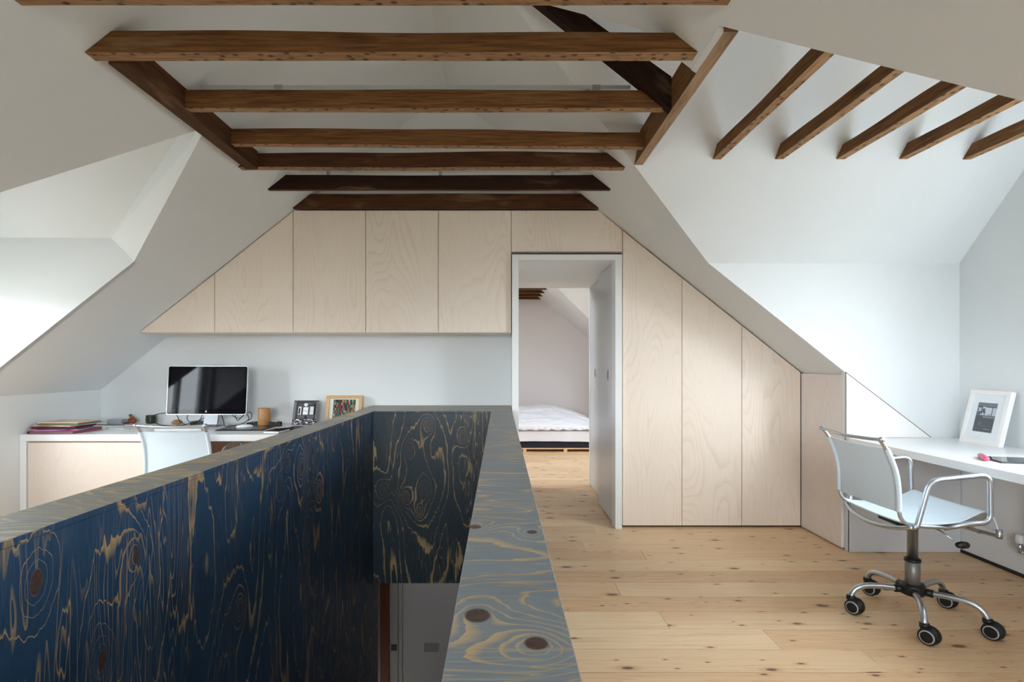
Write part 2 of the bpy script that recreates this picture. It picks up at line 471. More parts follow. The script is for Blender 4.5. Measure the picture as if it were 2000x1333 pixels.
# left dormer
ZG, ZGT = 2.109, 2.74
bm = NM()
A = (LA[0], LA[1], zl(LA[0])); A2 = (LA[0], LA[1], ZGT)
for (B0, s) in ((LB, 1), (LN, -1)):
    Bp = (B0[0], B0[1], zl(B0[0])); B2 = (-2.498, B0[1], ZG)
    sheet(bm, [[A, Bp, B2]]); sheet(bm, [[A, B2, A2]])
    sheet(bm, [[B2, A2, (XL, LA[1], ZGT), (XL, B0[1], ZG)]])
struct('ceiling_dormer', bm, WHITE)
for (B0, s) in ((LB, 1), (LN, -1)):
    bm = NM(); yq = B0[1] - s * .0015; sheet(bm, [[(B0[0], yq, zl(B0[0])), (-2.498, yq, ZG), (XL, yq, ZG), (XL, yq, zl(XL))]], .04, (0, s, 0)); struct('wall_dormer', bm, WHITE)
bm = NM()
zk = zl(XL)
sheet(bm, [[(XL, YN, 0), (XL, YE, 0), (XL, YE, zk), (XL, 3.485, zk), (XL, 3.485, ZG), (XL, 2.91, ZGT), (XL, 2.306, ZG), (XL, 2.306, zk), (XL, YN, zk)],
           [(XL, 2.38, .93), (XL, 2.38, 1.8), (XL, 3.40, 1.8), (XL, 3.40, .93)]], .14, (-1, 0, 0))
struct('wall_left', bm, WHITE)
win('window_2', 'x', XL - .08, 2.38, 3.40, .93, 1.8, 2)
# unseen roof window added in the left slope to brighten the bedroom
bm = NM(); dn = nL * .05
def slab(bm, xa, xb, ya, yb, t0, t1):
    a = [Vector(L3(p)) + nL * t0 for p in ((xa, ya), (xb, ya), (xb, yb), (xa, yb))]; b = [p + nL * (t1 - t0) for p in a]
    A_ = [bm.verts.new(p) for p in a]; B_ = [bm.verts.new(p) for p in b]
    bm.faces.new(A_); bm.faces.new(B_[::-1])
    for i in range(4): bm.faces.new((A_[i], B_[i], B_[(i + 1) % 4], A_[(i + 1) % 4]))
    bmesh.ops.recalc_face_normals(bm, faces=bm.faces)
slab(bm, -1.9, -1.85, 6.25, 7.25, .0, .1); slab(bm, -1.3, -1.25, 6.25, 7.25, .0, .1); slab(bm, -1.85, -1.3, 6.25, 6.3, .0, .1); slab(bm, -1.85, -1.3, 7.2, 7.25, .0, .1)
w5 = struct('window_5', bm, WHITEP)
bm = NM(); slab(bm, -1.85, -1.3, 6.3, 7.2, .05, .058); obj('pane', bm, GLASS, w5)
# knee walls on the right away from the dormers
bm = NM()
for (a, b) in ((YN, 1.155), (3.795, 1.155 + DO), (3.755 + DO, YE)): bx(bm, XR, XR + .1, a, b, 0, zr(XR) + .02)
struct('wall_right', bm, WHITE)
# gable behind the camera with a window added for fill light, bedroom gable
prof = [(XL, 0), (XR, 0), (XR, zr(XR)), (XRG, ZRG), (XL, zl(XL))]
bm = NM(); wx0, wx1, wz0, wz1 = -1.35, .55, .95, 2.2
sheet(bm, [[(p[0], YN, p[1]) for p in prof], [(wx0, YN, wz0), (wx0, YN, wz1), (wx1, YN, wz1), (wx1, YN, wz0)]], .14, (0, -1, 0))
struct('wall_near', bm, WHITE)
win('window_4', 'y', YN - .08, wx0, wx1, wz0, wz1, 2)
bm = NM(); sheet(bm, [[(p[0], YE, p[1]) for p in prof]], .1, (0, 1, 0)); struct('wall_far', bm, plaster('bedroom_plaster', (224, 218, 218)))
# partition: wall behind the desk, gable triangle above the cupboards, bedroom side, passage lining
def under(x, e=0.0): return min(zl(x), zr(x)) - e
bm = NM(); sheet(bm, [[(XL, YW, 0), (.10, YW, 0), (.10, YW, under(.10)), (XRG, YW, ZRG), (XL, YW, zk)]], .05, (0, 1, 0)); struct('wall_back', bm, WHITE)
x0 = (2.54 - 3.816) / .7917; x1 = (3.1475 - 2.54) / .798
bm = NM(); prism(bm, [(x0, 2.54), (x1, 2.54), (XRG, ZRG)], 'y', YC + .03, YC + .08); struct('wall_gable', bm, WHITE)
bm = NM(); sheet(bm, [[(XL, YB, 0), (.149, YB, 0), (.149, YB, 2.117), (.965, YB, 2.117), (.965, YB, 0), (XR, YB, 0), (XR, YB, zr(XR)), (XRG, YB, ZRG), (XL, YB, zk)]], -.05, (0, 1, 0)); struct('wall_bedroom', bm, WHITE)
bm = NM(); bx(bm, .099, .147, 4.40, YB, 0, 2.117); struct('wall_passage', bm, WHITEP)
bm = NM(); bx(bm, .099, 1.03, 4.40, YB, 2.118, 2.157); struct('ceiling_passage', bm, WHITEP)
# passage right side: two flush white door leaves
def leaf(name, x, ya, yb, yh):
    bm = NM(); bx(bm, x, x + .04, ya, yb, .012, 2.115, .002); d = struct(name, bm, plain('satin_white_leaf', (206, 210, 216), .3, 0, .5, .01), )
    bm = NM(); bx(bm, x - .003, x + .002, yh - .02, yh + .02, 1.16, 1.25, .001)
    h = obj('door_handle', bm, plain('satin_pull', (150, 152, 152), .35, .8), d); h['label'] = 'flush satin metal pull'
    bm = NM(); bx(bm, x - .0045, x - .003, yh - .006, yh + .006, 1.175, 1.235); obj('finger_slot', bm, DARKGAP, h)
leaf('door_1', .915, 4.40, 5.02, 4.58)
leaf('door_2', .968, 5.025, YB, 5.50)
bm = NM(); bx(bm, 1.01, 1.05, 4.87, YB, 0, 2.117); struct('wall_passage', bm, WHITEP)

# door frame
bm = NM()
bx(bm, .097, .149, 4.268, 4.40, 0, 2.161, .0015); bx(bm, .909, .962, 4.268, 4.40, 0, 2.161, .0015); bx(bm, .149, .909, 4.268, 4.40, 2.117, 2.161, .0015)
struct('trim_1', bm, WHITEP, 'white door frame around the bedroom opening')

# ---- floor: boards one by one on a dark sub floor, with the stair opening cut out
SX0, SX1, SYE = -1.0, .0, 4.15
subf = NM()
bx(subf, XL, SX0, YN, SYE, -.25, -.006); bx(subf, SX1, XR, YN, SYE, -.25, -.006); bx(subf, XL, XR, SYE, YE, -.25, -.006)
floor = struct('floor', subf, JOINT)
def board(x0, x1, y0, y1, name='board'):
    bm = NM(); dz = random.uniform(-.0012, .0006)
    g = .0018
    bx(bm, x0 + .0006, x1 - .0006, y0 + g, y1 - g, -.006, dz)
    bmesh.ops.bevel(bm, geom=[e for e in bm.edges if all(v.co.z > -.004 for v in e.verts)], offset=.0012, segments=1, affect='EDGES')
    b = obj(name, bm, FLOOR, floor)
BW = .187; ytop = 4.156
joints = {ytop - 2 * BW: [.98], ytop - 3 * BW: [1.95], ytop - 5 * BW: [.68], ytop - 8 * BW: [1.285], ytop - 9 * BW: [1.64]}
k = 0
for i in range(-34, 34):
    y1 = ytop - i * BW; y0 = y1 - BW
    if y1 > YE: continue
    if y0 < 1.2: break
    if y0 > 4.2 and y0 < 10.4:
        if y1 <= YB + .2 and y0 > 4.2:   # inside the partition only the passage floor
            xs = [.15, 1.01]
        else:
            xs = [XL, -1.4 + random.uniform(-.6, .6), 1.0 + random.uniform(-.5, .9), XR]
        for a, b in zip(xs, xs[1:]): board(a, b, y0, y1)
    else:
        js = []
        for yy, jj in joints.items():
            if abs(yy - y1) < .01: js = jj
        if not js and i % 2: js = [random.uniform(.6, 2.9)]
        xs = [.0] + js + [XR]
        for a, b in zip(xs, xs[1:]): board(a, b, y0, y1)
        board(XL, -1.05, y0, y1)
bm = NM(); bx(bm, SX1, XR, YN, y1, -.006, 0); bx(bm, XL, SX0, YN, y1, -.006, 0); obj('near_boards', bm, FLOOR, floor)['kind'] = 'stuff'
# thin dark strip painting the shadow gap at the foot of the right wall
bm = NM(); bx(bm, XR - .006, XR - .001, 1.3, 3.74, .0, .022); struct('shade_strip_right', bm, DARKGAP)

# ------------------------------------------------------------------ stair enclosure in blue stained plywood
PLYL = stained_ply('stained_ply_side', [(1.187, .825, .028), (1.50, .77, .024), (1.375, .55, .024), (2.08, .36, .018), (2.52, .84, .022), (2.70, .783, .02), (2.85, .84, .02), (2.45, .748, .014), (2.82, .66, .02), (2.94, .615, .02)], seed=2.0, rings=12)
PLYB = stained_ply('stained_ply_end', [(-.877, .345, .022), (-.571, .345, .02), (-.724, .286, .02), (-.28, .75, .022), (-.544, .834, .018), (-.69, .646, .014), (-.61, .18, .02)], seed=6.0, rings=12, blue=(40, 56, 66), blue2=(26, 34, 38))
CAPB, CAPB2 = (138, 152, 162), (88, 102, 115)  # same stain lightened for the light on the cap tops, with grey patina
PLYCR = stained_ply('stained_ply_cap', [(.775, -.032, .036), (.70, .047, .030), (1.196, -.054, .026), (1.156, .069, .022)], True, 15, 4.0, 5.5, 1.3, CAPB, CAPB2, (218, 192, 142), 6.0, .6, (158, 158, 148), (.16, .95))
PLYCR2 = stained_ply('stained_ply_cap_plain', [], True, 18, 8.0, 5.0, 1.2, CAPB, CAPB2, (212, 186, 140), 6.0, .6, (158, 158, 148), (.16, .95))
PLYCL = stained_ply('stained_ply_cap_grey', [], True, 16, 17.0, 6.0, 1.5, (140, 146, 144), (98, 106, 108), (220, 196, 150), 4.0, .6, (176, 168, 146), (.16, .9))  # browner grey left cap, also lightened for the light on top
PLYX = stained_ply('stained_ply_plain', [], False, 10, 12.0)
EDGE = plain('ply_edge', (120, 130, 138), .5)
st = thing('stair_enclosure', 'blue-black stained plywood balustrade around the stairwell with a wide flat top', 'balustrade', (-.5, 1.5, 0))
SO = (-.5, 1.5, 0)
ZT = .940; ZC = ZT - .018
XI0, XI1 = -1.05, -.960        # inner face of the left side at y=-1.4 and y=4.12
XO0, XO1 = -1.252, -1.095
bm = NM(); prism(bm, [(-.063, -1.4), (.092, -1.4), (.092, YW - .003), (-.063, YW - .003)], 'z', .0, ZC); obj('side_panel', bm, PLYX, st, SO)
bm = NM(); prism(bm, [(-.063, -1.4), (-.03, -1.4), (-.03, 4.3), (-.063, 4.3)], 'z', -2.65, -.0005); struct('wall_stairwell', bm, PLYX)
bm = NM(); prism(bm, [(XI0, -1.4), (XI1, 4.12), (XI1, 4.28), (XO1, 4.28), (XO0, -1.4)], 'z', -.25, ZC); obj('side_panel', bm, PLYL, st, SO)
bm = NM(); prism(bm, [(XI0, -1.4), (XI1, 4.12), (XI1, 4.28), (XO1, 4.28), (XO0, -1.4)], 'z', -2.65, -.2502); struct('wall_stairwell', bm, PLYL)
bm = NM(); prism(bm, [(XI1, 4.12), (-.063, 4.12), (-.063, 4.27), (XI1, 4.27)], 'z', -.367, ZC); obj('end_panel', bm, PLYB, st, SO)
bm = NM(); bx(bm, XO1 + .002, -.064, 4.285, YW - .003, 0, ZC); obj('end_box', bm, PLYX, st, SO)
def cap(pts, mat, side=None):
    bm = NM(); prism(bm, pts, 'z', ZC + .0015, ZT)
    bmesh.ops.bevel(bm, geom=[e for e in bm.edges if all(v.co.z > ZT - .001 for v in e.verts)], offset=.0012, segments=1, affect='EDGES')
    bm.normal_update()
    for f in bm.faces: f.material_index = 0 if f.normal.z > .5 else 1
    return obj('cap_board', bm, [mat, side or PLYX], st, SO)
cap([(-.066, -1.4), (.0935, -1.4), (.0935, .975), (-.066, .975)], PLYCR)
cap([(-.066, .976), (.0935, .976), (.0935, 2.55), (-.066, 2.55)], PLYCR)
cap([(-.066, 2.551), (.0935, 2.551), (.0935, 4.118), (-.066, 4.118)], PLYCR2)
def xi(y): return XI0 + (XI1 - XI0) * (y + 1.4) / 5.52
def xo(y): return XO0 + (XO1 - XO0) * (y + 1.4) / 5.52
for (a, b) in ((-1.4, 1.32), (1.321, 2.85), (2.851, 4.118)):
    cap([(xo(a), a), (xi(a) + .002, a), (xi(b) + .002, b), (xo(b), b)], PLYCL, PLYL)
cap([(XO1, 4.119), (.0935, 4.119), (.0935, YW - .002), (XO1, YW - .002)], PLYCL, PLYB)
bm = NM(); bx(bm, XO0, .092, -1.56, -1.402, .0, ZC); obj('end_panel', bm, PLYX, st, SO)  # unseen near end, added to keep rear window light out of the stairwell
cap([(XO0, -1.56), (.0935, -1.56), (.0935, -1.402), (XO0, -1.402)], PLYCR2)
# stairs well below
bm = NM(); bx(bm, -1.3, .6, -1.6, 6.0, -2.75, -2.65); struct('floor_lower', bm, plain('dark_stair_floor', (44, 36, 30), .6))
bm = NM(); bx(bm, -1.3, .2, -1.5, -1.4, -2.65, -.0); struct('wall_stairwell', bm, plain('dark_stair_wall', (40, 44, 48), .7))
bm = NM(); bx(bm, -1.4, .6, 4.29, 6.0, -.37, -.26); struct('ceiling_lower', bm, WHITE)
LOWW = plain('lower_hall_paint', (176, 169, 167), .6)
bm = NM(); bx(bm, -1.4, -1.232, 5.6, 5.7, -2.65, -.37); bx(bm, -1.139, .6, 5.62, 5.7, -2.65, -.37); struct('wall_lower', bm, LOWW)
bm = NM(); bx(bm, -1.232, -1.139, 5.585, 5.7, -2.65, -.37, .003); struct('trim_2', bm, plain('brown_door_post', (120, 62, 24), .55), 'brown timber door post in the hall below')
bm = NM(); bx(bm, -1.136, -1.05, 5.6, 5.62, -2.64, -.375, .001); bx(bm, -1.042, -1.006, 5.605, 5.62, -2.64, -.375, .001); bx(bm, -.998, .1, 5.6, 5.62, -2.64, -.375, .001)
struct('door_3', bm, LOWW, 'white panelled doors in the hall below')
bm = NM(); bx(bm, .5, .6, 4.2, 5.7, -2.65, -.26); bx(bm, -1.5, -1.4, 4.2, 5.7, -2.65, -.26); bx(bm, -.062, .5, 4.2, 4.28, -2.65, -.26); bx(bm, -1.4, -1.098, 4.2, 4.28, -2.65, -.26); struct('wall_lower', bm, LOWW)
def switch(name, label, x, z, wd, ht, n, m):
    t = thing(name, label, 'switch', (x, 5.6, z))
    bm = NM(); bx(bm, x - wd / 2, x + wd / 2, 5.592, 5.6, z - ht / 2, z + ht / 2, .002); obj('plate', bm, m, t, (x, 5.6, z))
    for i in range(n):
        cx = x + (i - (n - 1) / 2) * wd / (n + .4)
        bm = NM(); bx(bm, cx - .009, cx + .009, 5.587, 5.593, z - .022, z + .022, .001); obj('rocker', bm, m, t, (x, 5.6, z))
switch('light_switch', 'wide three-gang switch plate in the dim hall below the stairs', -.705, -1.63, .15, .085, 3, plain('grey_plate', (140, 136, 130), .4))
switch('door_lock', 'small square dark lock plate beside the brown post in the hall below', -1.09, -1.63, .06, .06, 1, plain('dark_plate', (70, 70, 76), .4, .6))
hl = bpy.data.lights.new('hall_fill', 'AREA'); hl.size = .3; hl.energy = 0.14; hl.color = (1, .93, .88)  # unseen fill light added to lift the dark lower hall
ho = bpy.data.objects.new('hall_fill', hl); COL.objects.link(ho); ho.location = (-.55, 4.85, -.45)

# ------------------------------------------------------------------ old ceiling ties and rafters
def beam(name, a, b, wdt, hgt, label, mats=None, cutL=None, cutR=None, parent=None, wob=.004, droop=0.0, seed=0, tilt=0.0):
    """timber from a to b (bottom centre line), underside = slot 1; ends cut by the functions cut(z) -> extra length"""
    a = Vector(a); b = Vector(b); d = (b - a); L = d.length; d.normalize()
    side = d.cross(Vector((0, 0, 1))).normalized(); up = Vector((0, 0, 1))
    rn = random.Random(seed); n = 26
    bm = NM(); rings = []
    ph = [rn.uniform(0, 6.28) for _ in range(6)]
    for i in range(n + 1):
        t = i / n; row = []
        wv = wob * (math.sin(t * 5 + ph[0]) + .6 * math.sin(t * 13 + ph[1])) ; wb = wob * .25 * (math.sin(t * 9 + ph[2]) + .5 * math.sin(t * 23 + ph[3])); ws = wob * .3 * math.sin(t * 8 + ph[4])
        for (sx, sz) in ((-.5, 0), (.5, 0), (.5, 1), (-.5, 1)):
            z = hgt * sz + (wv if sz else wb); 
            s = L * t
            if i == 0 and cutL: s += cutL(z)
            if i == n and cutR: s -= cutR(z)
            p = a + d * s + side * (sx * wdt + ws) + up * (z - tilt * (t - .5))
            row.append(bm.verts.new(p))
        rings.append(row)
    for r0, r1 in zip(rings, rings[1:]):
        for k in range(4):
            f = bm.faces.new((r0[k], r0[(k + 1) % 4], r1[(k + 1) % 4], r1[k])); f.material_index = 1 if k == 0 else 0
    bm.faces.new(rings[0][::-1]); bm.faces.new(rings[-1])
    bmesh.ops.recalc_face_normals(bm, faces=bm.faces)
    uvf = lambda p, f: ((Vector(p) - a).dot(d), (Vector(p) - a).dot(side) if abs(f.normal.z) > .7 else p.z)
    mid = (a + b) / 2
    o = obj(name, bm, mats or [BEAM, BEAMU], parent, mid, uvf=uvf)
    return o
ZB = 2.525
xl = (ZB - 3.816) / .7917; xr = (3.1475 - ZB) / .798
cl = lambda z: z / .7917 - .004
cr = lambda z: z / .798 - .004
TB = 'old ceiling ties across the attic'
TX0, TX1 = -1.505, .81      # inner faces of the two trimmers
ties = [(1.826, .056, .08, xl, xr, 1, 1, 'nearest old brown ceiling tie, cut off by the top edge of the photo', 0, [BEAM, BEAMU]),
        (2.163, .061, .081, xl, xr, 1, 1, 'old brown ceiling tie with a wavy top, second from the front, over the left trimmer', 0, [BEAM, BEAMU]),
        (2.620, .047, .086, TX0, TX1, 0, 0, 'old brown ceiling tie below the pale light strip, framed between both trimmers', 0, [BEAM, BEAMU]),
        (3.062, .044, .086, TX0, TX1, 0, 0, 'old brown ceiling tie sloping slightly down to the right, third from the back among the framed ones', .018, [BEAM, BEAMU]),
        (3.408, .060, .091, xl, xr, 1, 1, 'old brown ceiling tie at the far end of the left trimmer', 0, [BEAMD, BEAMU]),
        (3.826, .036, .10, xl, xr, 1, 1, 'very dark old ceiling tie, second from the birch cupboards', 0, [BEAMX, BEAMD]),
        (4.285, .038, .112, xl, xr, 1, 1, 'dark knotty old ceiling tie lying right above the birch cupboards', 0, [BEAMD, BEAMD])]
ties[3] = ties[3][:7] + ('old brown ceiling tie tilted slightly down to the right, behind the light strip tie',) + ties[3][8:]
for i, (y, wd, hg, xa, xb, c0, c1, lab, tl, mm) in enumerate(ties):
    o = beam('ceiling_tie', (xa, y, ZB), (xb, y, ZB), wd, hg, lab, mm, cl if c0 else None, cr if c1 else None, seed=20 + i, tilt=tl, wob=.0045 if i in (0, 1, 3, 4) else .002)
    tag(o, lab, 'beam', TB)
# trimmers (run from front to back)
bm = NM(); prism(bm, [(-1.58, 2.512), (-1.506, 2.512), (-1.506, 2.622), (-1.58, 2.564)], 'y', 2.192, 3.379)
for f in bm.faces: f.material_index = 1 if f.normal.z < -.7 else 0
o = obj('trimmer_beam', bm, [BEAMD, BEAMD], None, (-1.54, 2.8, 2.55), uvf=lambda p, f: (p.y, p.x if abs(f.normal.z) > .7 else p.z)); tag(o, 'brown trimmer beam running front to back along the left roof slope', 'beam')
bm = NM(); prism(bm, [(.811, 2.5), (.862, 2.5), (.862, 2.58), (.811, 2.58)], 'y', 1.96, 2.24); prism(bm, [(.811, 2.5), (.862, 2.5), (.862, 2.648), (.811, 2.648)], 'y', 2.24, 3.285)
for f in bm.faces: f.material_index = 1 if f.normal.z < -.7 else 0
o = obj('trimmer_beam', bm, [BEAM, TRIMU], None, (.836, 2.6, 2.5), uvf=lambda p, f: (p.y, p.x if abs(f.normal.z) > .7 else p.z)); tag(o, 'brown trimmer beam with a pale underside at the edge of the right dormer', 'beam')
bm = NM(); prism(bm, [(.79, zr(.79) - .004), (.8105, 2.50), (.8105, 2.56), (.79, 2.56)], 'y', 1.965, 2.24); struct('trim_3', bm, WHITE)
# rafter across the dormer opening
bm = NM(); xs0 = -.02
prism(bm, [(xs0 + .06, zr(xs0 + .06)), (.81, zr(.81)), (.81, zr(.81) + .155), (xs0 + .1, zr(xs0 + .1) + .155 - .06), (xs0, 3.19)], 'y', 2.56, 2.61)
dd = Vector((1, 0, -.798)).normalized()
o = obj('old_rafter', bm, BEAMX, None, (.4, 2.58, 2.9), uvf=lambda p, f: (Vector(p).dot(dd), Vector(p).dot(Vector((.62, 0, .78))))); tag(o, 'nearly black old rafter running diagonally down behind the front ties', 'rafter')
# ties in the right dormer, running front to back
DT = 'old ties across the right dormer'
dl = ['leftmost old tie in the right dormer, beside the trimmer beam', 'second old tie from the left in the right dormer', 'middle one of the five old ties in the right dormer', 'fourth old tie from the left in the right dormer', 'rightmost old tie in the right dormer, cut by the photo edge']
for i, (x0, x1) in enumerate(((1.276, 1.325), (1.648, 1.698), (2.016, 2.066), (2.389, 2.439), (2.77, 2.82))):
    cf = lambda z: z / DS - .004
    yfar = 3.755 - (ZB - 1.995) / DS; ynear = 1.455 + (ZB - 1.995) / DS
    o = beam('dormer_tie', ((x0 + x1) / 2, ynear, ZB), ((x0 + x1) / 2, yfar, ZB), x1 - x0, .066, '', [BEAM, BEAMU], cf, cf, seed=60 + i, wob=.003)
    tag(o, dl[i], 'beam', DT)
# ties in the bedroom
for i in range(4):
    y = 8.96 + .45 * i
    o = beam('ceiling_tie', (xl, y, ZB), (xr, y, ZB), .055, .085, '', [BEAMD, BEAMU], cl, cr, seed=80 + i)
    tag(o, ['nearest old tie in the bedroom ceiling seen through the doorway', 'second old tie in the bedroom ceiling seen through the doorway', 'third old tie in the bedroom ceiling seen through the doorway', 'farthest old tie in the bedroom ceiling, by the end wall'][i], 'beam', 'old ties in the bedroom')
# slim light strips lying behind two ties
LMAT = plain('pale_light_strip', (196, 208, 208), .4)
def strip(y, z, xa, xb, label):
    t = thing('light_strip', label, 'light', ((xa + xb) / 2, y, z)); oo = ((xa + xb) / 2, y, z)
    bm = NM(); bx(bm, xa, xb, y - .012, y + .012, z, z + .02, .002); obj('housing', bm, LMAT, t, oo)
    for fx in (.18, .92):
        xx = xa + (xb - xa) * fx
        bm = NM(); bx(bm, xx - .02, xx + .02, y - .014, y + .014, z - .001, z + .021); obj('joiner', bm, GREYR, t, oo)
    for fx in (.1, .5, .9):
        xx = xa + (xb - xa) * fx
        bm = NM(); bx(bm, xx - .01, xx + .01, y - .016, y + .008, z - .03, z); obj('bracket', bm, GREYR, t, oo)
strip(2.662, 2.642, -1.46, .64, 'long pale light strip lying behind the third tie from the front')
strip(3.868, 2.670, -1.42, .575, 'long pale light strip lying behind the darkest tie')

# ------------------------------------------------------------------ birch cupboards
ZU = 1.5466; ZTOP = 2.5185; G = .0024
def cupboard(name, label, poly, group, y0=YC, y1=None, mat=BIRCH, off=0.0, bodyz=None):
    """poly: door outline (x, z) in the front plane"""
    cx = sum(p[0] for p in poly) / len(poly); cz = min(p[1] for p in poly); o3 = (cx, y0, cz)
    t = thing(name, label, 'cupboard', o3, 0, group)
    c = Vector((cx, sum(p[1] for p in poly) / len(poly)))
    ins = []
    k = len(poly)
    # inset polygon by G
    P = [Vector(p) for p in poly]
    area = sum(P[i].x * P[(i + 1) % k].y - P[(i + 1) % k].x * P[i].y for i in range(k))
    sgn = 1 if area > 0 else -1
    for i in range(k):
        a, b, d = P[i - 1], P[i], P[(i + 1) % k]
        n1 = Vector((-(b - a).y, (b - a).x)).normalized() * sgn; n2 = Vector((-(d - b).y, (d - b).x)).normalized() * sgn
        m = (n1 + n2); m = m / max(m.length_squared / 2, .3)
        ins.append(tuple(b + m * G))
    bm = NM(); prism(bm, ins, 'y', y0, y0 + .018); d = obj('door', bm, mat, t, o3, uvoff=(off * 3.7, off * 1.9))
    bm = NM(); prism(bm, [tuple(p) for p in P], 'y', y0 + .024, y1 or (YW - .001)); obj('body', bm, BIRCH2, t, o3, uvoff=(off, off))
    return t
UG = 'birch wall cupboards over the desk'
xs = [-2.862, -2.262, -1.639, -1.064, -.487, .092]
zi = lambda x: zl(x) - .008
cupboard('wall_cupboard', 'triangular birch wall cupboard at the far left under the roof slope', [(-2.862, ZU), (-2.262, ZU), (-2.262, zi(-2.262))], UG, off=1.1)
cupboard('wall_cupboard', 'birch wall cupboard with a sloping top above the monitor', [(-2.262, ZU), (-1.639, ZU), (-1.639, ZTOP - .006), (-2.262, zi(-2.262))], UG, off=2.3)
for i, lab in enumerate(('left one of the three square-topped birch wall cupboards', 'middle one of the three square-topped birch wall cupboards', 'birch wall cupboard directly left of the doorway')):
    cupboard('wall_cupboard', lab, [(xs[2 + i], ZU), (xs[3 + i], ZU), (xs[3 + i], ZTOP), (xs[2 + i], ZTOP)], UG, off=3.1 + i * 1.7)
cupboard('wall_cupboard', 'low wide birch cupboard over the doorway with a sloped right corner', [(.092, 2.190), (.972, 2.190), (.972, zr(.972) - .008), (.788, ZTOP), (.092, ZTOP)], UG, off=9.4, y1=YC + .4)
TG = 'tall birch closets right of the doorway'
tx = [.975, 1.446, 1.921, 2.388]
for i, lab in enumerate(('tall birch closet door right next to the doorway', 'middle one of the three tall birch closet doors under the slope', 'shortest of the three tall birch closet doors, in the right corner')):
    cupboard('tall_closet', lab, [(tx[i], .014), (tx[i + 1], .014), (tx[i + 1], zr(tx[i + 1]) - .01), (tx[i], zr(tx[i]) - .01)], TG, off=13.3 + i * 2.1, y1=YC + .55)
# dark plinth line below closets and dark shadow gap against the slopes
bm = NM(); bx(bm, .975, 2.39, YC + .03, YC + .3, 0.0, .014); struct('baseboard_back', bm, DARKGAP)
# return closet (door faces left) and pale triangular hatch
t = thing('return_closet', 'narrow birch closet side turned towards the room, left of the white desk', 'cupboard', (2.4, 4.05, 0))
zt = 1.222
bm = NM(); bx(bm, 2.390, 2.415, 3.80, YC - .003, .012, zt, .001); obj('door', bm, birch_mat('birch_pinkish', (228, 219, 213), (208, 193, 183), 5.0), t, (2.4, 4.05, 0), uvoff=(3.3, 1))
bm = NM(); bx(bm, 2.391, 2.4145, 3.7985, 3.80, .013, zt - .001); obj('edge_band', bm, WHITEP, t, (2.4, 4.05, 0))
bm = NM(); bx(bm, 2.4165, 2.47, 3.81, YC + .2, .0, zt - .03); obj('body', bm, plain('grey_body', (150, 148, 146), .7), t, (2.4, 4.05, 0))
t = thing('slope_hatch', 'pale triangular hatch below the roof slope behind the white desk', 'cupboard', (2.6, 3.75, .79))
bm = NM(); prism(bm, [(2.393, .791), (2.972, .791), (2.393, 1.233)], 'y', 3.742, 3.752); obj('door', bm, birch_mat('birch_bright_lit', (240, 238, 236), (230, 226, 220), 3.0), t, (2.6, 3.75, .79))  # birch colour whitened for the strong light falling on the hatch
bm = NM(); prism(bm, [(2.391, .791), (2.986, .791), (2.391, 1.2455)], 'y', 3.7522, 3.7545); obj('gap_lining', bm, plain('grey_gap', (96, 92, 90), .9), t, (2.6, 3.75, .79))

# ------------------------------------------------------------------ left desk
ZD = .789
t = thing('desk', 'long white desk built along the back wall under the birch cupboards', 'desk', (-2.3, 4.3, 0)); OD = (-2.3, 4.3, 0)
bm = NM(); bx(bm, XL + .002, XO1 - .004, 3.913, YW - .002, .741, ZD, .0015); obj('desk_top', bm, DESKW, t, OD)
bm = NM(); bx(bm, XL + .002, -3.415, 3.913, YW - .002, 0, .7405, .0015); obj('side_panel', bm, DESKW, t, OD)
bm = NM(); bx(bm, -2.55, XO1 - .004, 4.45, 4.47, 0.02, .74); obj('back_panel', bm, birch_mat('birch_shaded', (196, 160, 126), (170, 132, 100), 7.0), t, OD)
t = thing('base_cupboard', 'birch-fronted cupboard under the left end of the white desk', 'cupboard', (-3.0, 4.1, 0)); OB = (-3.0, 4.1, 0)
bm = NM(); bx(bm, -3.409, -2.572, 3.921, 3.939, .02, .729, .001); obj('door', bm, BIRCH2, t, OB, uvoff=(6.1, 2.2))
bm = NM(); bx(bm, -3.413, -2.566, 3.945, 4.66, .0, .7395); obj('body', bm, birch_mat('birch_side_shaded', (190, 158, 128), (160, 128, 100), 2.0), t, OB)  # body birch browned for the shadow in the gap beside the door

# ------------------------------------------------------------------ right desk
t = thing('desk', 'white wall-mounted desk along the right wall in the dormer', 'desk', (2.8, 2.6, .7)); OR_ = (2.8, 2.6, .7)
bm = NM(); bx(bm, 2.406, XR - .001, 1.0, 3.740, .744, ZD, .0015); obj('desk_top', bm, DESKW, t, OR_)
bm = NM(); bx(bm, 2.409, XR - .007, 3.738, 3.752, .002, .7435, .001); bx(bm, 2.409, 2.45, 3.742, 3.79, .002, .7435); obj('end_support', bm, plain('grey_white_panel', (206, 208, 212), .5, 0, .4, .01), t, OR_)

